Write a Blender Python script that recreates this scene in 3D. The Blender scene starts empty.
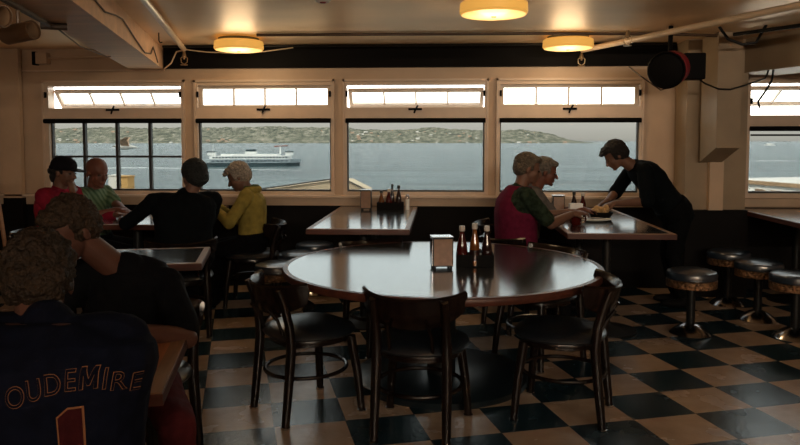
import bpy, bmesh, math, random
from mathutils import Vector, Matrix, noise
from mathutils.bvhtree import BVHTree
R = math.radians
PI = math.pi
random.seed(7)
sc = bpy.context.scene
col = sc.collection

# ---------------------------------------------------------------- camera, world, exposure
cam_d = bpy.data.cameras.new('camera')
cam_d.sensor_width = 36
cam_d.lens = 700 / 800 * 36
cam_d.shift_y = -38.5 / 800
cam_d.clip_start = 0.05
cam_d.clip_end = 40000
cam = bpy.data.objects.new('camera', cam_d)
col.objects.link(cam)
cam.location = (0, 0, 1.5)
cam.rotation_euler = (R(90 - 3.5), 0, R(3.3))
sc.camera = cam

sc.view_settings.view_transform = 'Standard'
sc.view_settings.look = 'None'
sc.view_settings.exposure = 0.4
sc.view_settings.gamma = 1.0
sc.cycles.use_denoising = True
sc.cycles.max_bounces = 10
sc.cycles.diffuse_bounces = 5
sc.cycles.glossy_bounces = 5
sc.cycles.transparent_max_bounces = 12
sc.cycles.sample_clamp_indirect = 8

w = bpy.data.worlds.new('hazy_sky')
sc.world = w
w.use_nodes = True
nt = w.node_tree
for n in list(nt.nodes): nt.nodes.remove(n)
out = nt.nodes.new('ShaderNodeOutputWorld')
bg = nt.nodes.new('ShaderNodeBackground')
tc = nt.nodes.new('ShaderNodeTexCoord')
sep = nt.nodes.new('ShaderNodeSeparateXYZ')
ramp = nt.nodes.new('ShaderNodeValToRGB')
mp = nt.nodes.new('ShaderNodeMapRange')
mp.inputs['From Min'].default_value = -0.05
mp.inputs['From Max'].default_value = 0.45
nt.links.new(tc.outputs['Generated'], sep.inputs[0])
nt.links.new(sep.outputs['Z'], mp.inputs['Value'])
nt.links.new(mp.outputs[0], ramp.inputs[0])
e = ramp.color_ramp.elements
SKY = [(0.0, (0.16, 0.19, 0.20)), (0.09, (0.30, 0.32, 0.32)), (0.104, (0.66, 0.60, 0.53)), (0.15, (0.84, 0.76, 0.68)),
       (0.25, (1.30, 1.22, 1.12)), (0.38, (1.84, 1.92, 1.94)), (0.60, (1.85, 1.92, 1.90)), (1.0, (1.0, 1.0, 1.0))]
e[0].position, e[0].color = SKY[0][0], (*SKY[0][1], 1)
e[1].position, e[1].color = SKY[-1][0], (*SKY[-1][1], 1)
for p, c in SKY[1:-1]:
    q = e.new(p); q.color = (*c, 1)
bg.inputs['Strength'].default_value = 4.0
nt.links.new(ramp.outputs[0], bg.inputs[0])
nt.links.new(bg.outputs[0], out.inputs[0])

def area(name, loc, direction, sx, sy, power, color):
    l = bpy.data.lights.new(name, 'AREA'); l.shape = 'RECTANGLE'; l.size = sx; l.size_y = sy; l.energy = power; l.color = color
    o = bpy.data.objects.new(name, l); col.objects.link(o); o.location = loc
    o.rotation_euler = Vector(direction).to_track_quat('-Z', 'Y').to_euler()
    return o
# added fill light behind the photographer, washing the low ceiling and the window wall
u_ = area('added_fill_light', (1.4, -3.6, 2.40), (-0.08, 0.985, 0.17), 6.0, 0.08, 90, (1.0, 0.82, 0.62))
u_.data.spread = R(110)
sun = bpy.data.lights.new('sun', 'SUN'); sun.energy = 9.0; sun.color = (1.0, 0.93, 0.82); sun.angle = R(3)
so = bpy.data.objects.new('sun', sun); col.objects.link(so)
so.rotation_euler = Vector((0.62, 0.52, -0.60)).to_track_quat('-Z', 'Y').to_euler()

# ---------------------------------------------------------------- materials
def mat(name, c, rough=0.6, metal=0.0, spec=0.5, nscale=0, namt=0.15, bump=0, bscale=None, emit=None, estr=1.0, coat=0.0, stretch=(1, 1, 1)):
    m = bpy.data.materials.new(name)
    m.use_nodes = True
    t = m.node_tree
    b = t.nodes['Principled BSDF']
    b.inputs['Base Color'].default_value = (*c, 1)
    b.inputs['Roughness'].default_value = rough
    b.inputs['Metallic'].default_value = metal
    b.inputs['Specular IOR Level'].default_value = spec
    b.inputs['Coat Weight'].default_value = coat
    b.inputs['Coat Roughness'].default_value = 0.12
    if emit:
        b.inputs['Emission Color'].default_value = (*emit, 1)
        b.inputs['Emission Strength'].default_value = estr
    tcn = t.nodes.new('ShaderNodeTexCoord')
    mpn = t.nodes.new('ShaderNodeMapping')
    mpn.inputs['Scale'].default_value = stretch
    t.links.new(tcn.outputs['Object'], mpn.inputs[0])
    if nscale:
        nz = t.nodes.new('ShaderNodeTexNoise')
        nz.inputs['Scale'].default_value = nscale
        nz.inputs['Detail'].default_value = 5
        t.links.new(mpn.outputs[0], nz.inputs['Vector'])
        r = t.nodes.new('ShaderNodeValToRGB')
        r.color_ramp.elements[0].position = 0.3
        r.color_ramp.elements[1].position = 0.7
        r.color_ramp.elements[0].color = (*[x * (1 - namt) for x in c], 1)
        r.color_ramp.elements[1].color = (*[min(1, x * (1 + namt)) for x in c], 1)
        t.links.new(nz.outputs[0], r.inputs[0])
        t.links.new(r.outputs[0], b.inputs['Base Color'])
    if bump:
        nb = t.nodes.new('ShaderNodeTexNoise')
        nb.inputs['Scale'].default_value = bscale or nscale or 40
        nb.inputs['Detail'].default_value = 4
        t.links.new(mpn.outputs[0], nb.inputs['Vector'])
        bp = t.nodes.new('ShaderNodeBump')
        bp.inputs['Strength'].default_value = bump
        bp.inputs['Distance'].default_value = 0.02
        t.links.new(nb.outputs[0], bp.inputs['Height'])
        t.links.new(bp.outputs[0], b.inputs['Normal'])
    return m

def glass(name, tint, gl=0.06):
    m = bpy.data.materials.new(name)
    m.use_nodes = True
    t = m.node_tree
    for n in list(t.nodes): t.nodes.remove(n)
    o = t.nodes.new('ShaderNodeOutputMaterial')
    mx = t.nodes.new('ShaderNodeMixShader')
    tr = t.nodes.new('ShaderNodeBsdfTransparent')
    tr.inputs[0].default_value = (*tint, 1)
    g = t.nodes.new('ShaderNodeBsdfGlossy')
    g.inputs['Roughness'].default_value = 0.02
    mx.inputs[0].default_value = gl
    t.links.new(tr.outputs[0], mx.inputs[1])
    t.links.new(g.outputs[0], mx.inputs[2])
    t.links.new(mx.outputs[0], o.inputs[0])
    return m

M = {}
M['ceiling'] = mat('ceiling_paint', (0.88, 0.64, 0.40), 0.42, metal=0.4, nscale=1.2, namt=0.14, bump=0.06, bscale=5, spec=0.5, stretch=(0.5, 1, 1))
M['beam'] = mat('beam_paint', (0.86, 0.57, 0.37), 0.5, nscale=2, namt=0.10, bump=0.08, bscale=20, spec=0.3, stretch=(1, 6, 6))
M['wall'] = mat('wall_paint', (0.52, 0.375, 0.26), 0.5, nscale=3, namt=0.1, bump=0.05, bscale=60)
M['pillar'] = mat('pillar_shaded_paint', (0.30, 0.22, 0.14), 0.55, nscale=3, namt=0.12, bump=0.05, bscale=60)  # wall brown darkened to carry the shade on pillar, duct and soffit
M['wall_dark'] = mat('wainscot_paint', (0.004, 0.003, 0.003), 0.7, nscale=4, spec=0.15)
M['cream'] = mat('cream_window_paint', (0.62, 0.48, 0.37), 0.4, nscale=6, namt=0.06)
M['sash'] = mat('sash_paint', (0.55, 0.45, 0.37), 0.4, nscale=6, namt=0.05)
M['darkframe'] = mat('dark_window_metal', (0.03, 0.028, 0.028), 0.45, nscale=9)
M['black'] = mat('black_paint', (0.003, 0.0025, 0.0025), 0.7, spec=0.12, nscale=5)
M['chair'] = mat('dark_chair_wood', (0.006, 0.003, 0.0025), 0.25, nscale=8, namt=0.4, spec=0.35, coat=0.15, stretch=(1, 1, 0.2))
M['vinyl'] = mat('black_vinyl', (0.008, 0.011, 0.015), 0.33, nscale=30, bump=0.03, bscale=120, spec=1.0)
M['chrome'] = mat('chrome', (0.55, 0.55, 0.57), 0.18, 1.0, nscale=9, namt=0.05)
M['tabletop'] = mat('grey_laminate', (0.03, 0.032, 0.035), 0.15, nscale=14, namt=0.25, bump=0.012, bscale=18, spec=1.0, coat=0.5, stretch=(0.25, 3, 1))
M['edgewood'] = mat('table_edge_wood', (0.065, 0.020, 0.012), 0.4, spec=0.3, nscale=10, namt=0.3, stretch=(0.3, 4, 4))
M['borderwood'] = mat('table_border_wood', (0.22, 0.11, 0.05), 0.4, nscale=10, namt=0.3, stretch=(4, 0.4, 4))
M['iron'] = mat('black_iron', (0.006, 0.0065, 0.007), 0.45, spec=0.3, nscale=12)
M['lamp'] = mat('yellow_lamp_shade', (0.75, 0.45, 0.10), 0.5, nscale=5, namt=0.05, emit=(1.0, 0.50, 0.10), estr=0.42)
M['lampb'] = mat('lamp_diffuser', (0.8, 0.6, 0.3), 0.5, nscale=5, namt=0.05, emit=(1.0, 0.60, 0.18), estr=0.6)
M['pipe'] = mat('painted_pipe', (0.62, 0.47, 0.32), 0.3, nscale=9, namt=0.08)
M['brass'] = mat('sprinkler_brass', (0.35, 0.25, 0.15), 0.35, 0.8, nscale=20)
M['can'] = mat('brown_spotlight', (0.13, 0.065, 0.03), 0.4, nscale=10, coat=0.2)
M['caninside'] = mat('spotlight_inside', (0.26, 0.16, 0.09), 0.5, nscale=10)
M['cable'] = mat('brown_cable', (0.08, 0.045, 0.025), 0.5, nscale=20)
M['red'] = mat('dark_red_plastic', (0.28, 0.02, 0.03), 0.4, nscale=15)
M['pane_lower'] = glass('tinted_glass', (0.330, 0.345, 0.342), 0.008)
M['pane_clear'] = glass('clear_glass', (0.9, 0.92, 0.9), 0.06)
M['bottle_red'] = mat('ketchup_glass', (0.06, 0.006, 0.004), 0.12, nscale=10)
M['bottle_amber'] = mat('sauce_glass', (0.16, 0.05, 0.01), 0.12, nscale=10)
M['bottle_dark'] = mat('dark_bottle_glass', (0.02, 0.006, 0.005), 0.12, nscale=10)
M['cap_white'] = mat('white_cap', (0.55, 0.5, 0.45), 0.4, nscale=10)
M['cap_black'] = mat('black_cap', (0.02, 0.02, 0.02), 0.4, nscale=10)
M['china'] = mat('white_china', (0.75, 0.75, 0.72), 0.25, nscale=10, namt=0.03)
M['napbrown'] = mat('brown_dispenser_face', (0.21, 0.11, 0.06), 0.35, nscale=30, namt=0.15)
M['paper'] = mat('white_paper', (0.8, 0.8, 0.8), 0.7, nscale=10, namt=0.03)
M['bread'] = mat('toasted_bread', (0.45, 0.28, 0.12), 0.8, nscale=40, namt=0.4, bump=0.3)
SK1 = mat('skin_light', (0.14, 0.07, 0.047), 0.5, spec=0.3, nscale=14, namt=0.08, bump=0.06, bscale=120)
SK2 = mat('skin_ruddy', (0.13, 0.05, 0.034), 0.5, spec=0.3, nscale=14, namt=0.1, bump=0.06, bscale=120)
M['eye'] = mat('eye_dark', (0.05, 0.03, 0.02), 0.2, nscale=30)
def hairmat(n, c): return mat(n, c, 0.6, spec=0.25, nscale=60, namt=0.5, bump=0.9, bscale=90)
def cloth(n, c, s=25, a=0.2): return mat(n, c, 0.9, spec=0.08, nscale=s, namt=a, bump=0.25, bscale=9)

# ---------------------------------------------------------------- helpers
def tag(o, label=None, cat=None, group=None, kind=None):
    if label: o['label'] = label
    if cat: o['category'] = cat
    if group: o['group'] = group
    if kind: o['kind'] = kind
    return o

def empty(name, loc=(0, 0, 0), rz=0.0):
    o = bpy.data.objects.new(name, None)
    o.location = loc
    o.rotation_euler = (0, 0, rz)
    o.empty_display_size = 0.1
    col.objects.link(o)
    return o

def copy_tree(o, parent=None):
    c = o.copy()
    col.objects.link(c)
    c.parent = parent
    for ch in list(o.children):
        copy_tree(ch, c)
    return c

class MB:
    def __init__(s): s.bm = bmesh.new()
    def box(s, a, b, rz=0, piv=None, bev=0):
        x0, y0, z0 = a; x1, y1, z1 = b
        v = [s.bm.verts.new(p) for p in ((x0, y0, z0), (x1, y0, z0), (x1, y1, z0), (x0, y1, z0), (x0, y0, z1), (x1, y0, z1), (x1, y1, z1), (x0, y1, z1))]
        fs = [s.bm.faces.new([v[i] for i in q]) for q in ((3, 2, 1, 0), (4, 5, 6, 7), (0, 1, 5, 4), (1, 2, 6, 5), (2, 3, 7, 6), (3, 0, 4, 7))]
        if bev:
            ed = list({e for f in fs for e in f.edges})
            r = bmesh.ops.bevel(s.bm, geom=ed, offset=bev, segments=2, affect='EDGES', profile=0.5)
            v = list({q for f in r['faces'] for q in f.verts} | {q for q in v if q.is_valid})
        if rz:
            bmesh.ops.rotate(s.bm, verts=[q for q in v if q.is_valid], cent=piv or (0, 0, 0), matrix=Matrix.Rotation(rz, 3, 'Z'))
        return s
    def prism(s, pts, z0, z1):
        lo = [s.bm.verts.new((x, y, z0)) for x, y in pts]
        hi = [s.bm.verts.new((x, y, z1)) for x, y in pts]
        n = len(pts)
        s.bm.faces.new(lo[::-1]); s.bm.faces.new(hi)
        for i in range(n):
            s.bm.faces.new((lo[i], lo[(i + 1) % n], hi[(i + 1) % n], hi[i]))
        return s
    def lathe(s, prof, c=(0, 0, 0), seg=32, sx=1.0, sy=1.0, mtx=None, ring=False):
        if ring: prof = list(prof) + [prof[0]]
        rings = []
        for r, z in prof:
            if r < 1e-5:
                rings.append([Vector((0, 0, z))])
            else:
                rings.append([Vector((r * sx * math.cos(2 * PI * k / seg), r * sy * math.sin(2 * PI * k / seg), z)) for k in range(seg)])
        vr = []
        for rg in rings:
            q = []
            for p in rg:
                if mtx is not None: p = mtx @ p
                q.append(s.bm.verts.new(p + Vector(c)))
            vr.append(q)
        for a, b in zip(vr, vr[1:]):
            for k in range(seg):
                k2 = (k + 1) % seg
                if len(a) == 1 and len(b) == 1: continue
                if len(a) == 1: s.bm.faces.new((a[0], b[k], b[k2]))
                elif len(b) == 1: s.bm.faces.new((a[k], a[k2], b[0]))
                else: s.bm.faces.new((a[k], a[k2], b[k2], b[k]))
        if ring:
            bmesh.ops.remove_doubles(s.bm, verts=vr[0] + vr[-1], dist=1e-6)
            return s
        if len(vr[0]) > 1: s.bm.faces.new(vr[0][::-1])
        if len(vr[-1]) > 1: s.bm.faces.new(vr[-1])
        return s
    def tube(s, pts, r, seg=10, closed=False):
        pts = [Vector(p) for p in pts]
        n = len(pts)
        rr = r if isinstance(r, (list, tuple)) else [r] * n
        rings = []
        up = None
        for i, p in enumerate(pts):
            if closed: d = pts[(i + 1) % n] - pts[i - 1]
            else: d = pts[min(i + 1, n - 1)] - pts[max(i - 1, 0)]
            d.normalize()
            if up is None:
                up = Vector((0, 0, 1)) if abs(d.z) < 0.9 else Vector((1, 0, 0))
            a = (up - d * up.dot(d)).normalized()
            up = a
            b = d.cross(a)
            rings.append([s.bm.verts.new(p + (a * math.cos(2 * PI * k / seg) + b * math.sin(2 * PI * k / seg)) * rr[i]) for k in range(seg)])
        prs = list(zip(rings, rings[1:]))
        if closed: prs.append((rings[-1], rings[0]))
        for a, b in prs:
            for k in range(seg):
                k2 = (k + 1) % seg
                s.bm.faces.new((a[k], a[k2], b[k2], b[k]))
        if not closed:
            s.bm.faces.new(rings[0][::-1]); s.bm.faces.new(rings[-1])
        return s
    def ell(s, c, r, mtx=None, sub=3):
        m = Matrix.Translation(Vector(c)) @ (mtx.to_4x4() if mtx is not None else Matrix.Identity(4)) @ Matrix.Diagonal((r[0], r[1], r[2], 1))
        bmesh.ops.create_icosphere(s.bm, subdivisions=sub, radius=1.0, matrix=m)
        return s
    def cap(s, p0, p1, r0, r1, seg=14):
        p0 = Vector(p0); p1 = Vector(p1)
        d = (p1 - p0)
        L = d.length
        if L < 1e-5: return s.ell(p0, (r0, r0, r0))
        d.normalize()
        q = d.to_track_quat('Z', 'Y').to_matrix()
        prof = [(0, -r0)]
        for k in range(1, 5):
            a = -PI / 2 + k * PI / 8
            prof.append((r0 * math.cos(a), r0 * math.sin(a)))
        for k in range(0, 4):
            a = k * PI / 8
            prof.append((r1 * math.cos(a), L + r1 * math.sin(a)))
        prof.append((0, L + r1))
        prof = [p for i, p in enumerate(prof)]
        s.lathe(prof, c=p0, seg=seg, mtx=q)
        return s
    def loft(s, secs):
        """secs: (centre, side vector, front vector, rx, ry)"""
        seg = 24
        rings = []
        for c, a, b, rx, ry in secs:
            rings.append([s.bm.verts.new(Vector(c) + a * rx * math.copysign(abs(math.cos(t)) ** 0.85, math.cos(t)) + b * ry * math.copysign(abs(math.sin(t)) ** 0.85, math.sin(t))) for t in [2 * PI * k / seg for k in range(seg)]])
        for p, q in zip(rings, rings[1:]):
            for k in range(seg):
                k2 = (k + 1) % seg
                s.bm.faces.new((p[k], p[k2], q[k2], q[k]))
        s.bm.faces.new(rings[0][::-1]); s.bm.faces.new(rings[-1])
        return s
    def build(s, name, m, parent=None, smooth=False, kind=None, origin=None):
        bmesh.ops.recalc_face_normals(s.bm, faces=s.bm.faces)
        if origin is not None:
            bmesh.ops.translate(s.bm, verts=s.bm.verts, vec=-Vector(origin))
        me = bpy.data.meshes.new(name)
        s.bm.to_mesh(me); s.bm.free()
        for mm in (m if isinstance(m, (list, tuple)) else [m]): me.materials.append(mm)
        if smooth:
            me.polygons.foreach_set('use_smooth', [True] * len(me.polygons))
            if smooth != 'full':
                try: me.set_sharp_from_angle(angle=R(40))
                except Exception: pass
        o = bpy.data.objects.new(name, me)
        if origin is not None: o.location = origin
        col.objects.link(o)
        if parent: o.parent = parent
        if kind: o['kind'] = kind
        return o
    def remeshed(s, name, m, parent=None, voxel=0.007, smooth=2, origin=None, post=None):
        """one continuous skin over everything in the mesh"""
        me = bpy.data.meshes.new(name + '_src')
        bmesh.ops.recalc_face_normals(s.bm, faces=s.bm.faces)
        s.bm.to_mesh(me); s.bm.free()
        t = bpy.data.objects.new(name + '_src', me)
        col.objects.link(t)
        md = t.modifiers.new('r', 'REMESH')
        md.mode = 'VOXEL'; md.voxel_size = voxel; md.use_smooth_shade = True
        bpy.context.view_layer.update()
        dg = bpy.context.evaluated_depsgraph_get()
        nm = bpy.data.meshes.new_from_object(t.evaluated_get(dg))
        bpy.data.objects.remove(t)
        bpy.data.meshes.remove(me)
        bm = bmesh.new(); bm.from_mesh(nm)
        bpy.data.meshes.remove(nm)
        for _ in range(smooth):
            bmesh.ops.smooth_vert(bm, verts=bm.verts, factor=0.5, use_axis_x=True, use_axis_y=True, use_axis_z=True)
        if post: post(bm)
        k = MB.__new__(MB); k.bm = bm
        return k.build(name, m, parent, smooth='full', origin=origin)

WY = 7.25          # inner face of the window wall

# ---------------------------------------------------------------- floor
def floor_material():
    m = bpy.data.materials.new('checker_floor_tiles')
    m.use_nodes = True
    t = m.node_tree
    b = t.nodes['Principled BSDF']
    tcn = t.nodes.new('ShaderNodeTexCoord')
    mpn = t.nodes.new('ShaderNodeMapping')
    mpn.vector_type = 'TEXTURE'
    mpn.inputs['Location'].default_value = (1.4105, 3.865, 0.0)
    mpn.inputs['Rotation'].default_value = (0, 0, R(16.4))
    mpn.inputs['Scale'].default_value = (0.379, 0.342, 1)
    t.links.new(tcn.outputs['Object'], mpn.inputs[0])
    off = t.nodes.new('ShaderNodeVectorMath'); off.operation = 'ADD'
    off.inputs[1].default_value = (40, 40, 0.5)
    t.links.new(mpn.outputs[0], off.inputs[0])
    ch = t.nodes.new('ShaderNodeTexChecker')
    ch.inputs['Scale'].default_value = 1.0
    t.links.new(off.outputs[0], ch.inputs['Vector'])
    nz = t.nodes.new('ShaderNodeTexNoise'); nz.inputs['Scale'].default_value = 9; nz.inputs['Detail'].default_value = 8
    t.links.new(tcn.outputs['Object'], nz.inputs['Vector'])
    ra = t.nodes.new('ShaderNodeValToRGB')
    ra.color_ramp.elements[0].color = (0.30, 0.20, 0.13, 1); ra.color_ramp.elements[1].color = (0.56, 0.41, 0.29, 1)
    rb = t.nodes.new('ShaderNodeValToRGB')
    rb.color_ramp.elements[0].color = (0.004, 0.013, 0.019, 1); rb.color_ramp.elements[1].color = (0.013, 0.042, 0.058, 1)
    t.links.new(nz.outputs[0], ra.inputs[0]); t.links.new(nz.outputs[0], rb.inputs[0])
    t.links.new(rb.outputs[0], ch.inputs['Color1']); t.links.new(ra.outputs[0], ch.inputs['Color2'])
    # thin dark joints between tiles
    fr = t.nodes.new('ShaderNodeVectorMath'); fr.operation = 'FRACTION'
    t.links.new(off.outputs[0], fr.inputs[0])
    sp = t.nodes.new('ShaderNodeSeparateXYZ'); t.links.new(fr.outputs[0], sp.inputs[0])
    def edge(o):
        a = t.nodes.new('ShaderNodeMath'); a.operation = 'SUBTRACT'; a.inputs[1].default_value = 0.5; t.links.new(o, a.inputs[0])
        c = t.nodes.new('ShaderNodeMath'); c.operation = 'ABSOLUTE'; t.links.new(a.outputs[0], c.inputs[0])
        g = t.nodes.new('ShaderNodeMath'); g.operation = 'GREATER_THAN'; g.inputs[1].default_value = 0.494; t.links.new(c.outputs[0], g.inputs[0])
        return g.outputs[0]
    mxx = t.nodes.new('ShaderNodeMath'); mxx.operation = 'MAXIMUM'
    t.links.new(edge(sp.outputs['X']), mxx.inputs[0]); t.links.new(edge(sp.outputs['Y']), mxx.inputs[1])
    mix = t.nodes.new('ShaderNodeMix'); mix.data_type = 'RGBA'
    t.links.new(mxx.outputs[0], mix.inputs['Factor'])
    t.links.new(ch.outputs[0], mix.inputs['A'])
    mix.inputs['B'].default_value = (0.03, 0.025, 0.02, 1)
    t.links.new(mix.outputs['Result'], b.inputs['Base Color'])
    rr = t.nodes.new('ShaderNodeMapRange')
    rr.inputs['To Min'].default_value = 0.14; rr.inputs['To Max'].default_value = 0.36
    n2 = t.nodes.new('ShaderNodeTexNoise'); n2.inputs['Scale'].default_value = 3.5; n2.inputs['Detail'].default_value = 7
    t.links.new(tcn.outputs['Object'], n2.inputs['Vector'])
    t.links.new(n2.outputs[0], rr.inputs['Value']); t.links.new(rr.outputs[0], b.inputs['Roughness'])
    n3 = t.nodes.new('ShaderNodeTexNoise'); n3.inputs['Scale'].default_value = 45; n3.inputs['Detail'].default_value = 3
    t.links.new(tcn.outputs['Object'], n3.inputs['Vector'])
    bp = t.nodes.new('ShaderNodeBump'); bp.inputs['Strength'].default_value = 0.35; bp.inputs['Distance'].default_value = 0.004
    t.links.new(n3.outputs[0], bp.inputs['Height']); t.links.new(bp.outputs[0], b.inputs['Normal'])
    b.inputs['Specular IOR Level'].default_value = 0.6
    return m

XL, XR, YB, ZC = -5.2, 5.4, -4.5, 2.47
MB().box((XL, YB, -0.15), (XR, WY, 0)).build('floor', floor_material(), kind='structure')
MB().box((XL, YB, ZC), (XR, WY + 0.3, ZC + 0.15)).build('ceiling', M['ceiling'], kind='structure')
MB().box((XL - 0.15, YB, 0), (XL, WY, ZC)).build('wall_left', M['wall'], kind='structure')
MB().box((XR, YB, 0), (XR + 0.15, WY, ZC)).build('wall_right', M['wall'], kind='structure')
MB().box((XL - 0.15, YB - 0.15, 0), (XR + 0.15, YB, ZC)).build('wall_front', M['wall'], kind='structure')

# window wall: openings (x0, x1)
WX = [(-4.20, -2.70), (-2.56, -1.12), (-0.99, 0.47), (0.59, 2.03), (3.08, 4.5)]
ZB, ZT = 0.93, 2.11
wb = MB()
xs = [XL - 0.15] + [v for p in WX for v in p] + [XR + 0.15]
for i in range(0, len(xs), 2):
    wb.box((xs[i], WY, 0.83), (xs[i + 1], WY + 0.16, ZC))
for x0, x1 in WX:
    wb.box((x0, WY, 0.83), (x1, WY + 0.16, ZB))
    wb.box((x0, WY, ZT), (x1, WY + 0.16, ZC))
wb.build('wall_back', M['wall'], kind='structure')
MB().box((XL, WY - 0.03, 0), (XR, WY + 0.14, 0.83)).build('trim_1', M['wall_dark'], kind='structure')
MB().box((XL, WY - 0.10, 0.915), (2.25, WY + 0.02, 0.94), bev=0.004).build('trim_2', M['cream'], kind='structure')
MB().box((XL, WY - 0.04, 0.83), (2.25, WY, 0.914)).build('trim_3', M['wall'], kind='structure')
MB().box((-2.88, WY - 0.06, 2.255), (2.35, WY - 0.001, ZC - 0.001)).build('trim_4', M['black'], kind='structure')
# counter ledge and rail under the right-hand window
MB().box((2.96, WY - 0.06, 0.84), (XR, WY - 0.001, 0.925), bev=0.006).build('trim_5', M['wall'], kind='structure')

def window(n, x0, x1, muntins=False, open_transom=False, zt=2.065, zl=1.738, blindtop=1.725, slats=False):
    LW = 0.018; LL = 0.05 if n == 1 else LW
    root = empty('window_%d' % n, ((x0 + x1) / 2, WY, ZB))
    root['kind'] = 'structure'
    ox, oy, oz = root.location
    def L(a): return (a[0] - ox, a[1] - oy, a[2] - oz)
    def bx(mb, a, b): mb.box(L(a), L(b)); return mb
    Y0, Y1 = WY - 0.02, WY + 0.10
    f = MB()
    # outer lining
    for a, b in (((x0, Y0, ZB), (x0 + LL, Y1, ZT)), ((x1 - LW, Y0, ZB), (x1, Y1, ZT)), ((x0 + LL, Y0, ZT - 0.03), (x1 - LW, Y1, ZT)),
                 ((x0 + LL, Y0, ZB), (x1 - LW, Y1, ZB + 0.045)), ((x0 + LL, Y0, zl), (x1 - LW, Y1, zl + 0.11))):
        bx(f, a, b)
    f.build('window_frame', M['cream'], root)
    # architrave strip
    a_ = MB()
    bx(a_, (x0 - 0.02, WY - 0.03, ZB), (x0 - 0.001, WY - 0.001, ZT + 0.03)); bx(a_, (x1 + 0.001, WY - 0.03, ZB), (x1 + 0.02, WY - 0.001, ZT + 0.03))
    bx(a_, (x0 - 0.02, WY - 0.03, ZT + 0.005), (x1 + 0.02, WY - 0.001, ZT + 0.03))
    a_.build('architrave', M['cream'], root)
    xi0, xi1 = x0 + LL, x1 - LW
    # lower sash: dark thin frame with pane
    s = MB()
    zs0, zs1 = ZB + 0.045, zl
    bx(s, (xi0, WY + 0.02, zs0), (xi0 + 0.014, WY + 0.06, zs1)); bx(s, (xi1 - 0.014, WY + 0.02, zs0), (xi1, WY + 0.06, zs1))
    bx(s, (xi0 + 0.014, WY + 0.02, zs0), (xi1 - 0.014, WY + 0.06, zs0 + 0.018)); bx(s, (xi0 + 0.014, WY + 0.02, zs1 - 0.02), (xi1 - 0.014, WY + 0.06, zs1))
    s.build('lower_sash', M['darkframe'], root)
    bx(MB(), (xi0 + 0.01, WY + 0.040, zs0 + 0.015), (xi1 - 0.01, WY + 0.044, zs1 - 0.01)).build('tinted_pane', M['pane_lower'], root)
    if muntins:
        m_ = MB()
        wv = xi1 - xi0
        for k in (1, 2, 3):
            xx = xi0 + wv * k / 4
            bx(m_, (xx - 0.014, WY + 0.018, zs0 + 0.02), (xx + 0.014, WY + 0.066, zs1 - 0.02))
        bx(m_, (xi0 + 0.025, WY + 0.02, 1.325), (xi1 - 0.025, WY + 0.064, 1.347))
        m_.build('muntins', M['darkframe'], root)
    # rolled up blind under the transom rail
    b_ = MB()
    b_.tube([L((x0 + 0.012, WY - 0.045, zl - 0.026)), L((x1 - 0.012, WY - 0.045, zl - 0.026))], 0.024, seg=14)
    bl = b_.build('rolled_blind', M['black'], root, smooth=True)
    bx(MB(), (x0 + 0.04, WY - 0.026, blindtop - 0.035), (x1 - 0.04, WY - 0.022, zl - 0.005)).build('blind_edge', M['black'], bl)
    if n == 5: bx(MB(), (x0 + 0.03, WY - 0.018, 1.552), (x1 - 0.03, WY - 0.006, 1.570)).build('blind_rail', M['black'], bl)
    # transom sash
    tz0, tz1 = zl + 0.11, ZT - 0.03
    def sash(mb, q, fr):
        wv = xi1 - xi0
        for a, b in (((xi0 + 0.003, -0.018, 0), (xi0 + fr, 0.018, q)), ((xi1 - fr, -0.018, 0), (xi1 - 0.003, 0.018, q)),
                     ((xi0 + fr, -0.018, 0), (xi1 - fr, 0.018, fr * 0.8)), ((xi0 + fr, -0.018, q - fr * 0.8), (xi1 - fr, 0.018, q))):
            mb.box((a[0] - ox, a[1], a[2]), (b[0] - ox, b[1], b[2]))
        for k in (1, 2, 3):
            xx = xi0 + fr + (wv - 2 * fr) * k / 4
            mb.box((xx - 0.009 - ox, -0.012, fr * 0.8), (xx + 0.009 - ox, 0.012, q - fr * 0.8))
    q = tz1 - tz0
    t_ = MB(); sash(t_, q, 0.04)
    g_ = MB(); g_.box((xi0 + 0.03 - ox, -0.002, 0.02), (xi1 - 0.03 - ox, 0.002, q - 0.02))
    ts = t_.build('transom_sash', M['sash'], root)
    gp = g_.build('pane', M['pane_clear'], ts)
    if open_transom:
        # awning sash hung at its head, its foot swung out over the street
        bm_shift = Matrix.Translation((0, 0, -q))
        ts.data.transform(bm_shift); gp.data.transform(bm_shift)
        ts.location = (0, 0.10, tz1 - oz - 0.035)
        ts.rotation_euler = (R(42), 0, 0)
        if slats:
            ts.rotation_euler = (R(60), 0, 0)
    else:
        ts.location = (0, 0.05, tz0 - oz)
    # catch on the transom rail
    k_ = MB()
    cx = 0.0
    k_.box((cx - 0.07, -0.036, tz0 - oz - 0.03), (cx + 0.07, -0.0205, tz0 - oz - 0.008))
    k_.tube([(cx - 0.01, -0.04, tz0 - oz - 0.06), (cx + 0.005, -0.05, tz0 - oz - 0.02), (cx + 0.03, -0.055, tz0 - oz + 0.02)], 0.009, seg=8)
    k_.build('latch', M['black'], root)
    for sx in (x0 + 0.012, x1 - 0.034):
        bx(MB(), (sx, WY - 0.034, tz0 + 0.11), (sx + 0.022, WY - 0.0205, tz0 + 0.17)).build('hinge', M['black'], root)
    return root

window(1, *WX[0], muntins=True, open_transom=True)
window(2, *WX[1])
window(3, *WX[2], open_transom=True)
window(4, *WX[3])
window(5, *WX[4], open_transom=True, slats=True, zl=1.65, blindtop=1.64)

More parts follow.
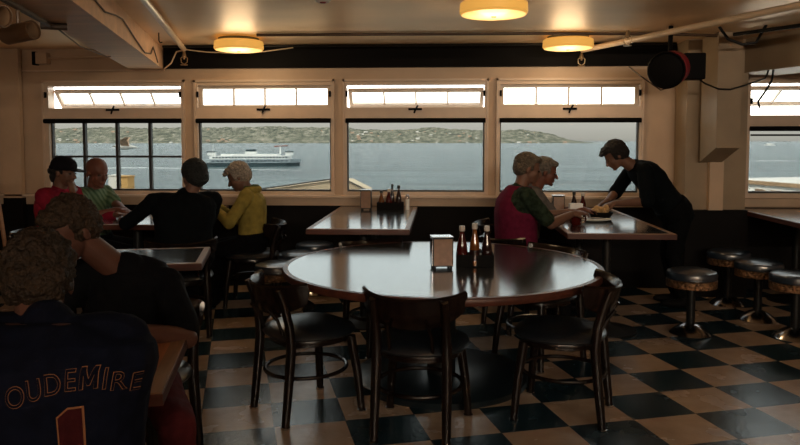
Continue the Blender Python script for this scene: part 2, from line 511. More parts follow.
# ---------------------------------------------------------------- beams, pillar, soffits
TD = Vector((-0.262, 1.0, 0)).normalized()      # run of the left beam
def beam(name, p, q, wdt, z0, z1, m, side=-1):
    p = Vector((*p, 0)); q = Vector((*q, 0))
    d = (q - p).normalized(); nrm = Vector((-d.y, d.x, 0)) * wdt
    b = MB().prism([(p.x, p.y), (p.x + nrm.x, p.y + nrm.y), (q.x + nrm.x, q.y + nrm.y), (q.x, q.y)][::-1], z0, z1)
    return b.build(name, m, kind='structure')
p0 = Vector((-1.966, 3.671, 0)) - TD * 8.3
beam('trim_6', (p0.x, p0.y), (-2.886, 7.185), 0.34, 2.25, ZC - 0.001, M['beam'])
# right-hand soffit beam
RD = Vector((3.107 - 2.848, 6.303 - 7.013, 0)).normalized()
a = Vector((2.848, 7.013, 0)); b = a + RD * 10.5
nb = Vector((-RD.y, RD.x, 0)) * 0.5
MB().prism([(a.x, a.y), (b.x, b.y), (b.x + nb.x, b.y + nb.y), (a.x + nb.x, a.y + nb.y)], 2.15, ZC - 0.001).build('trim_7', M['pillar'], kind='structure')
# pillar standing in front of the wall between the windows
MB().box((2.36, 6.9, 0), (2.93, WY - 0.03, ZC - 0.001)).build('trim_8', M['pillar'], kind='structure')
MB().box((2.57, 6.84, 0), (2.70, 6.899, ZC - 0.001)).build('trim_9', M['wall'], kind='structure')
# boxed duct with a slanting foot hung on the pillar
dk = MB()
x0, x1, y0, y1 = 2.47, 2.68, 6.45, 6.80
vs = [dk.bm.verts.new(p) for p in ((x0, y0, 1.44), (x1, y0, 1.44), (x1, 6.838, 1.30), (x0, 6.838, 1.30), (x0, y0, ZC - 0.001), (x1, y0, ZC - 0.001), (x1, 6.838, ZC - 0.001), (x0, 6.838, ZC - 0.001))]
for q in ((3, 2, 1, 0), (4, 5, 6, 7), (0, 1, 5, 4), (1, 2, 6, 5), (2, 3, 7, 6), (3, 0, 4, 7)): dk.bm.faces.new([vs[i] for i in q])
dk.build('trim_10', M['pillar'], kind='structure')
MB().box((2.352, 6.832, 0), (2.938, WY - 0.031, 0.84)).build('trim_13', M['wall_dark'], kind='structure')
MB().box((-4.625, WY - 0.105, 0), (-4.415, WY - 0.031, 0.90)).build('trim_14', M['wall_dark'], kind='structure')
# left-hand pilaster
MB().box((-4.62, WY - 0.10, 0), (-4.42, WY - 0.041, ZC - 0.001)).build('trim_11', M['wall'], kind='structure')
MB().box((XL, WY - 0.035, 2.235), (-2.89, WY - 0.001, 2.25)).build('trim_12', M['cream'], kind='structure')
#__NEXT__
# ---------------------------------------------------------------- outside: sea, far shore, ferry, roofs
def water_mat():
    m = bpy.data.materials.new('sea_water')
    m.use_nodes = True
    t = m.node_tree; b = t.nodes['Principled BSDF']
    b.inputs['Base Color'].default_value = (0.16, 0.26, 0.28, 1)
    b.inputs['Roughness'].default_value = 0.25
    b.inputs['IOR'].default_value = 1.22
    g = t.nodes.new('ShaderNodeNewGeometry')
    mpn = t.nodes.new('ShaderNodeMapping'); mpn.inputs['Scale'].default_value = (0.012, 0.05, 0.03)
    t.links.new(g.outputs['Position'], mpn.inputs[0])
    nz = t.nodes.new('ShaderNodeTexNoise'); nz.inputs['Scale'].default_value = 1.0; nz.inputs['Detail'].default_value = 9; nz.inputs['Roughness'].default_value = 0.65
    t.links.new(mpn.outputs[0], nz.inputs['Vector'])
    r = t.nodes.new('ShaderNodeValToRGB')
    r.color_ramp.elements[0].position = 0.42; r.color_ramp.elements[1].position = 0.60
    r.color_ramp.elements[0].color = (0.006, 0.040, 0.046, 1); r.color_ramp.elements[1].color = (0.09, 0.15, 0.16, 1)
    t.links.new(nz.outputs[0], r.inputs[0]); t.links.new(r.outputs[0], b.inputs['Base Color'])
    bp = t.nodes.new('ShaderNodeBump'); bp.inputs['Strength'].default_value = 1.0; bp.inputs['Distance'].default_value = 5.0
    t.links.new(nz.outputs[0], bp.inputs['Height']); t.links.new(bp.outputs[0], b.inputs['Normal'])
    return m
SEA = -18.5
wm = MB()
v = [wm.bm.verts.new(p) for p in ((-30000, 10, SEA), (30000, 10, SEA), (30000, 36000, SEA), (-30000, 36000, SEA))]
wm.bm.faces.new(v)
wm.build('sea_water', water_mat(), kind='structure')

F, YAW = 700.0, R(3.3)
def far(px, dist):
    """ground point at a given distance in the direction seen at column px"""
    a = YAW - math.atan((px - 400) / F)
    d = dist / math.cos(math.atan((px - 400) / F))
    return Vector((-math.sin(a) * d, math.cos(a) * d, 0))

# wooded far shore: a real ridge several kilometres away
prof = [(-160, 30), (0, 150), (45, 168), (85, 180), (115, 192), (150, 170), (190, 190), (230, 180), (262, 198), (300, 186), (335, 190), (365, 160), (400, 158), (430, 176), (470, 160),
        (500, 150), (522, 158), (540, 120), (552, 96), (562, 60), (572, 26), (585, 6), (600, -6)]
def hh(px):
    for (a, ha), (b, hb) in zip(prof, prof[1:]):
        if a <= px <= b:
            return ha + (hb - ha) * (px - a) / (b - a)
    return -6
hb_ = bmesh.new()
NX, NY = 760, 22
grid = []
for i in range(NX + 1):
    px = -160 + 760 * i / NX
    rowv = []
    for j in range(NY + 1):
        s = j / NY
        dist = 6850 + 1500 * s
        p = far(px, dist)
        h = hh(px) * (1 - (1 - s) ** 1.7)
        bumpy = noise.noise(Vector((p.x / 260, p.y / 260, 1))) * 18 + noise.noise(Vector((p.x / 60, p.y / 60, 3))) * 13 + noise.noise(Vector((p.x / 22, p.y / 40, 9))) * 8
        z = SEA + max(-3, 4 * (s > 0) + h * 0.95 + bumpy * min(1, s * 3) * min(1, max(0, hh(px)) / 60))
        rowv.append(hb_.verts.new((p.x, p.y, z if j else SEA - 2)))
    grid.append(rowv)
for i in range(NX):
    for j in range(NY):
        hb_.faces.new((grid[i][j], grid[i + 1][j], grid[i + 1][j + 1], grid[i][j + 1]))
def hill_mat():
    m = bpy.data.materials.new('wooded_shore')
    m.use_nodes = True
    t = m.node_tree; b = t.nodes['Principled BSDF']; b.inputs['Roughness'].default_value = 0.95
    b.inputs['Specular IOR Level'].default_value = 0.0
    g = t.nodes.new('ShaderNodeNewGeometry')
    mpn = t.nodes.new('ShaderNodeMapping'); mpn.inputs['Scale'].default_value = (0.020, 0.006, 0.05)
    t.links.new(g.outputs['Position'], mpn.inputs[0])
    nz = t.nodes.new('ShaderNodeTexNoise'); nz.inputs['Scale'].default_value = 1.0; nz.inputs['Detail'].default_value = 8; nz.inputs['Roughness'].default_value = 0.7
    t.links.new(mpn.outputs[0], nz.inputs['Vector'])
    r = t.nodes.new('ShaderNodeValToRGB')
    e = r.color_ramp.elements
    e[0].position = 0.38; e[0].color = (0.12, 0.13, 0.11, 1)  # pale muted tones put the distance haze into the shore's colour
    e[1].position = 0.70; e[1].color = (0.75, 0.66, 0.54, 1)
    q = e.new(0.5); q.color = (0.25, 0.25, 0.19, 1)
    q = e.new(0.60); q.color = (0.45, 0.41, 0.33, 1)
    t.links.new(nz.outputs[0], r.inputs[0]); t.links.new(r.outputs[0], b.inputs['Base Color'])
    return m
hm = MB.__new__(MB); hm.bm = hb_
hm.build('hill', hill_mat(), kind='structure')

# houses along the far shore
hw = [mat('shore_house_white', (0.85, 0.78, 0.70), 0.8), mat('shore_house_tan', (0.62, 0.42, 0.30), 0.8)]
house_mesh = []
for k in range(2):
    b = MB().box((-12, -8, 0), (12, 8, 9))
    v = [b.bm.verts.new(p) for p in ((-13, -9, 9), (13, -9, 9), (13, 9, 9), (-13, 9, 9), (-13, 0, 15), (13, 0, 15))]
    for q in ((0, 1, 5, 4), (2, 3, 4, 5), (0, 4, 3), (1, 2, 5), (3, 2, 1, 0)): b.bm.faces.new([v[i] for i in q])
    o = b.build('shore_house', hw[k])
    house_mesh.append(o)
rnd = random.Random(5)
spots = []
for i in range(70):
    if i < 14: px = rnd.uniform(60, 90) if i % 2 else rnd.uniform(208, 232); s = rnd.uniform(0.01, 0.10)
    elif i < 34: px = rnd.uniform(352, 372) if i % 2 else rnd.uniform(400, 485); s = rnd.uniform(0.02, 0.5)
    elif i < 40: px = rnd.uniform(516, 530); s = 0.01
    elif i < 44: px = rnd.uniform(560, 574); s = 0.01
    else: px = rnd.uniform(20, 540); s = rnd.choice([0.01, rnd.uniform(0.02, 0.8)])
    spots.append((px, s))
first = [False, False]
kept = []
for px, s in spots:
    pq = far(px, 6850 + 1500 * s - 30)
    if any((pq - r_).length < 62 for r_ in kept): continue
    kept.append(pq)
    k = rnd.randint(0, 1)
    if not first[k]: o = house_mesh[k]; first[k] = True
    else: o = house_mesh[k].copy(); col.objects.link(o)
    p = far(px, 6850 + 1500 * s - 30)
    z = SEA + 2 + hh(px) * 0.95 * (1 - (1 - s) ** 1.7) + 5
    o.location = (p.x, p.y, z if s > 0.011 else SEA + 1)
    o.rotation_euler.z = rnd.uniform(-0.5, 0.5)
    sc_ = rnd.uniform(0.7, 1.5); o.scale = (sc_, sc_, sc_ * 0.8)
    tag(o, 'tiny pale house among the trees on the far shore across the water', 'house', 'houses along the far shore')

# ferry, about 80 m long, crossing some 570 m out
def ferry():
    c = far(251, 571)
    root = empty('ferry', (c.x, c.y, SEA), R(3.3) + R(8))
    tag(root, 'white and green double-ended car ferry crossing the water', 'ferry')
    white = mat('ferry_white', (0.95, 0.94, 0.90), 0.5, nscale=0.3, namt=0.06)
    green = mat('ferry_green', (0.04, 0.07, 0.08), 0.5, nscale=0.3)
    grey = mat('ferry_deck_grey', (0.40, 0.46, 0.48), 0.6, nscale=0.3)
    dark = mat('ferry_window_dark', (0.05, 0.08, 0.10), 0.3, nscale=0.3)
    def hull(y, z0, z1, x, tip, m, name):
        MB().prism([(-x + tip, -y), (x - tip, -y), (x - tip * 0.3, -y * 0.55), (x, 0), (x - tip * 0.3, y * 0.55), (x - tip, y), (-x + tip, y), (-x + tip * 0.3, y * 0.55), (-x, 0), (-x + tip * 0.3, -y * 0.55)], z0, z1).build(name, m, root)
    hull(8.5, -1, 2.6, 39.5, 11, green, 'hull')
    hull(8.8, 2.6, 5.6, 40.5, 9, grey, 'car_deck')
    hull(8.3, 5.6, 8.2, 33, 5, white, 'passenger_deck')
    for nm, n, x, st, wd, y, za, zb in (('window', 24, -29.5, 2.5, 1.5, -8.45, 6.4, 7.5), ('opening', 18, -30, 3.4, 2.0, -8.95, 3.6, 4.7)):
        o = None
        for k in range(n):
            if o is None: o = MB().box((0, 0, za), (wd, 0.149, zb)).build(nm, dark, root)
            else: o = o.copy(); col.objects.link(o); o.parent = root
            o.location = (x + k * st, y, 0)
    hull(6.0, 8.2, 9.6, 24, 3, white, 'upper_deck')
    for s in (-1, 1):
        MB().box((s * 31 - 3.2, -4, 8.2), (s * 31 + 3.2, 4, 11.2), bev=0.3).build('wheelhouse', white, root)
        MB().box((s * 31 - 3.6, -4.4, 11.2), (s * 31 + 3.6, 4.4, 11.8)).build('wheelhouse_roof', green, root)
    MB().box((-4.5, -3, 9.6), (4.5, 3, 11.6)).build('funnel_base', white, root)
    MB().box((-4.0, -2, 11.6), (4.0, 2, 13.4)).build('funnel', green, root)
    MB().box((23, -0.8, 9.6), (24.2, 0.8, 15.6)).build('mast', white, root)
    MB().tube([(19, 0, 15.7), (30, 0, 16.2)], 0.5).build('radar_bar', mat('ferry_red', (0.35, 0.16, 0.13), 0.6, nscale=1), root)
    MB().tube([(-30, 0, 11.8), (-30, 0, 17)], 0.25).build('mast', white, root)
ferry()

# foam lines on the water
foam = mat('foam', (0.85, 0.87, 0.85), 0.9, nscale=0.1)
def foam_strip(pts, wd, name='wake_foam', label='long pale wake line lying on the water', kind='stuff'):
    b = bmesh.new(); vs = []
    n = len(pts)
    for i, (px, dist) in enumerate(pts):
        p = far(px, dist); q = far(px, dist + wd * (0.5 + 0.5 * math.sin(PI * i / (n - 1))))
        vs.append((b.verts.new((p.x, p.y, SEA + 0.05)), b.verts.new((q.x, q.y, SEA + 0.05))))
    for a, c in zip(vs, vs[1:]): b.faces.new((a[0], c[0], c[1], a[1]))
    k = MB.__new__(MB); k.bm = b
    tag(k.build(name, foam), label, 'wake', kind=kind)
foam_strip([(60, 525), (110, 515), (150, 520), (200, 500)], 14, label='pale wake line behind the ferry, seen through the muntined window')
foam_strip([(200, 492), (250, 488), (300, 480)], 8, label='short pale wake line under the ferry, seen through the second window')
foam_strip([(735, 700), (770, 708), (820, 700)], 16, label='pale wake line on the water beyond the white building')

def boat(px, dist, L, name, label, m):
    c = far(px, dist)
    root = empty(name, (c.x, c.y, SEA)); tag(root, label, 'boat')
    MB().prism([(-L / 2, -L * .13), (L * .3, -L * .13), (L / 2, 0), (L * .3, L * .13), (-L / 2, L * .13)], -0.2, L * .12).build('hull', m, root)
    MB().box((-L * .3, -L * .09, L * .12), (L * .12, L * .09, L * .22)).build('cabin', m, root)
whb = mat('boat_white', (0.9, 0.88, 0.84), 0.5)
boat(770, 3200, 48, 'boat', 'distant white boat beyond the right-hand window', whb)
boat(114, 2000, 15, 'boat', 'tiny white boat off the shore, seen through the muntined window', whb)
boat(101, 5200, 26, 'boat', 'small white boat close under the wooded far shore', whb)

# gull in flight close outside window 1
def gull():
    c = far(126, 12)
    root = empty('gull', (c.x, c.y, 1.40), R(200)); tag(root, 'brown and white gull flying outside the muntined window', 'bird'); root.scale = (1.25, 1.25, 1.1)
    brown = mat('gull_brown', (0.62, 0.40, 0.26), 0.8, nscale=30, namt=0.3); wt = mat('gull_white', (0.95, 0.88, 0.80), 0.8, nscale=30)
    MB().ell((0, 0, 0), (0.10, 0.045, 0.045)).ell((0.10, 0, 0.02), (0.035, 0.03, 0.03)).cap((-0.09, 0, 0), (-0.15, 0, -0.01), 0.025, 0.012).build('body', wt, root, smooth=True)
    MB().cap((0.13, 0, 0.015), (0.165, 0, 0.005), 0.009, 0.004).build('beak', M['borderwood'], root, smooth=True)
    for s in (-1, 1):
        w_ = MB()
        w_.loft([(Vector((0.0, s * 0.03, 0.01)), Vector((1, 0, 0)), Vector((0, 0, 1)), 0.055, 0.010), (Vector((0.02, s * 0.10, 0.10)), Vector((1, 0, 0)), Vector((0, -s * 0.7, 0.5)), 0.05, 0.008), (Vector((-0.03, s * 0.17, 0.15)), Vector((1, 0, 0)), Vector((0, -s * 0.7, 0.5)), 0.025, 0.004)])
        w_.build('wing', brown, root, smooth=True)
gull()

# neighbouring roofs just below the windows
tan = mat('tan_roofing', (0.98, 0.72, 0.48), 0.85, nscale=1.5, namt=0.12)
cream_b = mat('cream_stucco', (0.95, 0.90, 0.82), 0.85, nscale=1.5, namt=0.05)
orange_b = mat('ochre_board', (0.75, 0.42, 0.14), 0.85, nscale=2, namt=0.15)
def at(px, py, dist):
    p = far(px, dist)
    return Vector((p.x, p.y, 1.5 - (py - 141.2) * dist / F))
def gable():
    D = 11.0
    root = empty('neighbouring_roof', tuple(at(330, 200, D))); tag(root, 'tan hipped roof edge seen low through the second window', 'roof')
    o = root.location
    b = MB()
    pts = [at(255, 191, D), at(330, 180.5, D), at(345, 180.5, D), at(366, 191, D)]
    back = [p + Vector((0, 1.0, -0.02)) for p in pts]
    lo = [Vector((p.x, p.y, -0.6)) for p in pts]
    vs = [[b.bm.verts.new(p - o) for p in row] for row in (lo, pts, back)]
    for r0, r1 in zip(vs, vs[1:]):
        for i in range(3): b.bm.faces.new((r0[i], r0[i + 1], r1[i + 1], r1[i]))
    b.build('roof_slope', tan, root)
    b = MB()
    b.tube([p - o + Vector((0, -0.03, 0.02)) for p in pts], 0.012, seg=8)
    b.build('roof_edging', mat('dark_flashing', (0.10, 0.09, 0.08), 0.6, nscale=4), root)
gable()
def block(name, label, px0, px1, pyt, D, depth, m, cat='building'):
    a = at(px0, pyt, D); b_ = at(px1, pyt, D)
    root = empty(name, (a.x, a.y, SEA)); tag(root, label, cat)
    MB().box((0, 0, 0), (b_.x - a.x, depth, a.z - SEA)).build('wall', m, root)
    MB().box((-0.02, -0.02, a.z - SEA), (b_.x - a.x + 0.02, depth, a.z - SEA + 0.02)).build('parapet', m, root)
    return root, a, b_
block('rooftop_block', 'cream rooftop block glimpsed low behind the bald man', 108, 116.5, 176, 14, 0.3, cream_b)
block('rooftop_block', 'ochre rooftop block glimpsed beside the cream one, below the gull', 117.2, 127.5, 177, 13.5, 0.3, orange_b)
def white_building():
    a = at(736, 176, 22.2); b_ = at(812, 186, 19.3)
    root = empty('white_building', (a.x, a.y, SEA)); tag(root, 'white building with brown eaves below the right-hand window', 'building')
    top = 0.32 - SEA
    dirv = Vector((b_.x - a.x, b_.y - a.y, 0)); L = dirv.length; dirv.normalize()
    ang = math.atan2(dirv.y, dirv.x)
    mrot = Matrix.Rotation(ang, 3, 'Z')
    def bxr(x0, y0, z0, x1, y1, z1, m, name, par=None):
        b = MB().box((x0, y0, z0), (x1, y1, z1)); bmesh.ops.rotate(b.bm, verts=b.bm.verts, cent=(0, 0, 0), matrix=mrot)
        return b.build(name, m, par or root)
    bxr(0, 0, 0, L + 4, 6, top - 0.13, cream_b, 'wall')
    eave = mat('brown_eaves', (0.42, 0.26, 0.14), 0.7, nscale=4)
    bxr(-0.2, -0.12, top - 0.13, L + 4, 6, top - 0.02, eave, 'eaves')
    bxr(-0.2, -0.10, top - 0.019, L + 4, 5.6, top, cream_b, 'flat_roof')
    br = mat('brown_window_frame', (0.28, 0.17, 0.10), 0.6, nscale=5); bp_ = mat('brown_window_pane', (0.20, 0.13, 0.08), 0.3, nscale=5)
    def t_at(px):
        r = far(px, 1.0)
        # intersection of the sight direction with the wall line
        den = dirv.x * r.y - dirv.y * r.x
        return (a.y * r.x - a.x * r.y) / den
    for p0_, p1_ in ((757, 766), (772, 782), (790, 801)):
        t0, t1 = t_at(p0_), t_at(p1_)
        f = bxr(t0, -0.04, top - 0.75, t1, -0.001, top - 0.27, br, 'window')
        bxr(t0 + 0.04, -0.05, top - 0.72, t1 - 0.04, -0.0405, top - 0.31, bp_, 'pane', f)
white_building()

# ---------------------------------------------------------------- ceiling fittings
def ceiling_lamp(x, y, label):
    root = empty('ceiling_lamp', (x, y, 2.405)); tag(root, label, 'ceiling lamp', 'yellow drum ceiling lamps')
    MB().lathe([(0.06, 0.0645), (0.19, 0.0645), (0.19, 0.060), (0.05, 0.058), (0.05, 0.041)], seg=40).build('mounting_plate', M['iron'], root, smooth=True)
    MB().lathe([(0.0, 0.040), (0.215, 0.040), (0.23, 0.030), (0.232, -0.03), (0.22, -0.045)], seg=48).build('lamp_shade', M['lamp'], root, smooth=True)
    MB().lathe([(0.0, -0.056), (0.12, -0.054), (0.19, -0.050), (0.217, -0.0455)], seg=48).build('diffuser', M['lampb'], root, smooth=True)
    MB().lathe([(0.0, -0.066), (0.014, -0.064), (0.018, -0.057), (0.0, -0.056)], seg=16).build('finial', M['brass'], root, smooth=True)
    l = bpy.data.lights.new('lamp_bulb', 'POINT'); l.energy = 6; l.color = (1, 0.74, 0.45); l.shadow_soft_size = 0.15
    lo = bpy.data.objects.new('lamp_bulb', l); col.objects.link(lo); lo.parent = root; lo.location = (0, 0, -0.16)
ceiling_lamp(-1.91, 6.60, 'yellow drum lamp on the ceiling above the ferry window')
ceiling_lamp(1.18, 6.65, 'yellow drum lamp on the ceiling above the waiter, beside the painted pipe')
ceiling_lamp(0.36, 4.87, 'yellow drum lamp on the ceiling over the round table, cut by the picture top')

def pipe(name, pts, r, m, label, cat='pipe', seg=12):
    return tag(MB().tube(pts, r, seg=seg).build(name, m, smooth=True, origin=Vector(pts[0])), label, cat)
def sprinkler(x, y, z, label):
    root = empty('fire_sprinkler', (x, y, z)); tag(root, label, 'sprinkler')
    MB().lathe([(0.012, 0.075), (0.016, 0.05), (0.02, 0.045), (0.02, 0.02), (0.008, 0.01), (0.008, 0)], seg=12).build('body', M['brass'], root, smooth=True)
    m = MB()
    for s in (-1, 1): m.tube([(s * 0.014, 0, 0.03), (s * 0.034, 0, 0.01), (s * 0.03, 0, -0.03), (0, 0, -0.05)], 0.005, seg=6)
    m.build('yoke', M['brass'], root, smooth=True)
    MB().lathe([(0, -0.05), (0.035, -0.052), (0.037, -0.058), (0, -0.06)], seg=16).build('deflector', M['brass'], root, smooth=True)
pipe('sprinkler_pipe', [(-2.565, 6.93, 2.42), (-1.906, 4.432, 2.42), (-0.9, 0.62, 2.42)], 0.026, M['pipe'], 'pale painted pipe running along the ceiling beside the left beam')
sprinkler(-2.57, 6.95, 2.32, 'brass sprinkler head at the end of the left ceiling pipe')
pipe('sprinkler_pipe', [(1.40, 7.10, 2.40), (2.374, 4.843, 2.40), (4.1, 0.9, 2.40)], 0.026, M['pipe'], 'pale painted pipe slanting across the ceiling on the right')
sprinkler(1.395, 7.1, 2.30, 'brass sprinkler head at the end of the right ceiling pipe')
sprinkler(1.62, 6.25, 2.385, 'small brass sprinkler head in the ceiling beside the right lamp')
pipe('conduit', [(-1.65, 6.27, 2.452), (0.9, 6.33, 2.452), (2.0, 6.42, 2.452), (2.66, 6.52, 2.44)], 0.014, M['cable'], 'thin dark conduit running across the ceiling between the lamps')
pipe('conduit', [(-2.8, 6.98, 2.452), (0, 7.02, 2.452), (2.3, 7.06, 2.452)], 0.013, M['iron'], 'dark grey conduit along the top of the window wall')
pipe('cable', [(-2.62, 7.12, 2.44), (-2.4, 7.10, 2.41), (-2.1, 7.09, 2.395), (-1.8, 7.10, 2.41), (-1.5, 7.12, 2.45)], 0.006, M['pipe'], 'thin cable sagging in front of the black header near the left lamp', 'cable', 6)
# smoke detector at the picture's top edge
root = empty('smoke_detector', (-0.79, 4.72, 2.469)); tag(root, 'small round smoke detector on the ceiling at the picture top', 'smoke detector')
MB().lathe([(0.0, -0.04), (0.045, -0.038), (0.06, -0.02), (0.065, 0)], seg=24).build('housing', M['cap_white'], root, smooth=True)
MB().lathe([(0.0, -0.047), (0.02, -0.045), (0.022, -0.041)], seg=12).build('sensor', M['red'], root, smooth=True)
# hook in the ceiling beside the left pipe
pipe('ceiling_hook', [(-2.52, 6.2, 2.469), (-2.52, 6.2, 2.40), (-2.51, 6.2, 2.38), (-2.49, 6.2, 2.385)], 0.006, M['iron'], 'small black hook hanging from the ceiling by the left pipe', 'hook', 6)
# wire along the side of the beam
bs = lambda t, dz: (p0.x + TD.x * t + 0.012, p0.y + TD.y * t, dz)
pipe('cable', [bs(6.9, 2.455), bs(7.5, 2.45), bs(7.9, 2.44), bs(8.3, 2.43), bs(8.7, 2.36), bs(9.1, 2.33), bs(9.45, 2.37), bs(9.7, 2.385), bs(10.2, 2.32), bs(10.7, 2.265), bs(11.05, 2.30), bs(11.2, 2.38), bs(11.35, 2.33), bs(11.5, 2.27)], 0.006, M['cable'], 'dark wire looping along the side of the left ceiling beam', 'cable', 6)

# track with two spotlights on the underside left of the beam
tr0, tr1 = Vector((-1.98, 2.5, 2.231)), Vector((-2.47, 4.36, 2.231))
tkr = empty('track_rail', tuple(tr0)); tag(tkr, 'dark lighting track on the ceiling at the upper left', 'light track')
MB().tube([(0, 0, 0), tuple(tr1 - tr0)], 0.018, seg=6).build('rail', M['cable'], tkr)
MB().tube([tuple(tr1 - tr0 + Vector((-0.05, -0.03, -0.004))), tuple(tr1 - tr0 + Vector((0.09, 0.03, -0.004)))], 0.022, seg=6).build('end_cap', M['cable'], tkr)
def spot(p, d, label):
    root = empty('spotlight', p); tag(root, label, 'spotlight', 'spotlights on the ceiling track')
    d = Vector(d).normalized(); q = d.to_track_quat('Z', 'Y').to_matrix()
    MB().lathe([(0.0, -0.11), (0.038, -0.105), (0.052, -0.08), (0.052, 0.10), (0.048, 0.10), (0.048, 0.0), (0, -0.02)], seg=28, mtx=q).build('can', M['can'], root, smooth=True)
    MB().lathe([(0.0, 0.02), (0.046, 0.022), (0.0465, 0.09), (0.044, 0.09), (0.040, 0.03), (0, 0.03)], seg=28, mtx=q).build('reflector', M['caninside'], root, smooth=True)
    MB().tube([(0, 0, 0.05), (0.0, 0.0, 2.212 - p[2])], 0.011, seg=8).build('stem', M['can'], root, smooth=True)
spot((-2.302, 3.74, 2.09), (0.95, -0.22, 0.12), 'brown cylindrical spotlight on the ceiling track, nearer the windows')
spot((-2.16, 3.26, 2.10), (0.9, -0.2, -0.10), 'brown cylindrical spotlight on the ceiling track, cut by the picture edge')
pipe('cable', [(-2.47, 4.40, 2.235), (-2.62, 5.0, 2.19), (-2.85, 5.9, 2.22), (-3.2, 6.9, 2.38), (-3.25, 7.15, 2.46)], 0.006, M['cable'], 'thin dark cable slung from the spotlights to the window wall', 'cable', 6)
# junction box and conduit on the wall, upper left
root = empty('junction_box', (-4.17, WY - 0.035, 2.37)); tag(root, 'square painted junction box high on the wall at upper left', 'electrical box')
MB().box((-0.07, -0.05, -0.06), (0.05, 0.034, 0.06), bev=0.004).build('box', M['wall'], root)
MB().box((-0.115, -0.04, -0.07), (-0.075, 0.034, 0.07), bev=0.004).build('bracket', M['black'], root)
MB().tube([(0.05, 0, 0.0), (0.6, 0.0, 0.01), (0.75, 0.0, 0.03), (0.88, 0.0, 0.04)], 0.012, seg=8).build('conduit', M['wall'], root, smooth=True)
pipe('cable', [(-2.92, WY - 0.05, 2.24), (-2.83, 7.10, 2.245), (-2.77, 7.12, 2.30), (-2.72, 7.14, 2.42), (-2.60, 7.12, 2.44)], 0.008, M['pipe'], 'bent pale cable at the foot of the beam by the window wall', 'cable', 6)

# red and black drum light by the pillar
root = empty('drum_fan', (1.90, 6.0, 2.10)); tag(root, 'red and black round fan hung under the ceiling by the pillar', 'fan')
dd = Vector((-0.62, -1, -0.22)).normalized(); q = dd.to_track_quat('Z', 'Y').to_matrix()
MB().lathe([(0, -0.17), (0.09, -0.16), (0.145, -0.10), (0.15, 0.04), (0.14, 0.05), (0.0, 0.045)], seg=36, mtx=q).build('housing', M['red'], root, smooth=True)
MB().lathe([(0, 0.06), (0.12, 0.062), (0.145, 0.07), (0.155, 0.085), (0.145, 0.10), (0.13, 0.085), (0.06, 0.10), (0, 0.105)], c=dd * 0.005, seg=36, mtx=q).build('front_grille', M['black'], root, smooth=True)
MB().tube([(0.02, 0.05, 0.14), (0.04, 0.1, 0.368)], 0.02, seg=8).build('bracket', M['black'], root)
MB().box((0.14, 0.05, -0.08), (0.32, 0.20, 0.14), bev=0.01).build('motor_box', M['black'], root)
MB().tube([(0.05, 0.0, -0.14), (-0.05, 0.05, -0.17), (-0.2, 0.1, -0.05), (-0.25, 0.3, 0.05)], 0.006, seg=6).build('cord', M['cable'], root)
pipe('cable', [(2.15, 6.19, 2.08), (2.30, 6.28, 2.00), (2.47, 6.43, 1.965), (2.58, 6.442, 1.96), (2.685, 6.445, 1.99), (2.95, 6.60, 2.07), (3.0, 6.65, 2.15)], 0.008, M['iron'], 'black cable drooping from the fan across the boxed duct', 'cable', 6)
pipe('cable', [(2.36, 6.16, 2.469), (2.42, 6.12, 2.36), (2.52, 6.08, 2.31), (2.62, 6.05, 2.32), (2.72, 6.1, 2.469)], 0.012, M['iron'], 'dark conduit bending under the ceiling above the boxed duct', 'cable', 8)
pipe('conduit', [(2.50, 6.2, 2.41), (2.9, 5.6, 2.405), (3.6, 3.6, 2.405)], 0.016, M['iron'], 'dark conduit under the ceiling along the right soffit')
pipe('wall_hook', [(3.02, 6.60, 2.15), (3.0, 6.58, 2.05), (2.94, 6.57, 1.95), (2.88, 6.57, 1.86), (2.895, 6.57, 1.80)], 0.010, M['black'], 'black hook with hanging tie left of the far right window', 'hook', 6)
# ---------------------------------------------------------------- tables
def rect_table(x0, x1, y0, y1, h, label, rz=0.0, border=0.035, posts=None, top=None, hide_posts=False):
    cx, cy = (x0 + x1) / 2, (y0 + y1) / 2
    root = empty('table', (cx, cy, 0), rz); tag(root, label, 'table')
    a, b = (x1 - x0) / 2, (y1 - y0) / 2
    MB().box((-a + border, -b + border, h - 0.03), (a - border, b - border, h)).build('tabletop', top or M['tabletop'], root)
    e = MB()
    e.box((-a, -b, h - 0.035), (a, -b + border, h + 0.001)); e.box((-a, b - border, h - 0.035), (a, b, h + 0.001))
    e.box((-a, -b + border, h - 0.035), (-a + border, b - border, h + 0.001)); e.box((a - border, -b + border, h - 0.035), (a, b - border, h + 0.001))
    e.build('wood_border', M['borderwood'], root)
    f = MB()
    t = 0.004
    f.box((-a - t, -b - t, h - 0.04), (a + t, -b - 0.0003, h - 0.003)); f.box((-a - t, b + 0.0003, h - 0.04), (a + t, b + t, h - 0.003))
    f.box((-a - t, -b, h - 0.04), (-a - 0.0003, b, h - 0.003)); f.box((a + 0.0003, -b, h - 0.04), (a + t, b, h - 0.003))
    f.build('edge_strip', M['edgewood'], root)
    for py in (posts or [-b * 0.55, b * 0.55]):
        p = MB().lathe([(0.035, 0.03), (0.035, h - 0.06), (0.10, h - 0.045), (0.10, h - 0.036)], c=(0, py, 0), seg=20).build('pedestal', M['iron'], root, smooth=True)
        MB().lathe([(0.24, 0), (0.24, 0.012), (0.10, 0.03), (0.036, 0.06)], c=(0, py, 0), seg=28).build('pedestal_foot', M['iron'], p, smooth=True)
    return root
T2 = rect_table(-1.02, -0.235, 5.27, 7.14, 0.83, 'long empty window table with only condiments at its far end')
T4 = rect_table(0.93, 1.70, 5.12, 7.14, 0.83, 'long window table that the waiter leans over, set with food')
T1 = rect_table(-2.98, -2.20, 5.45, 7.14, 0.83, 'long window table on the left with four people around it')
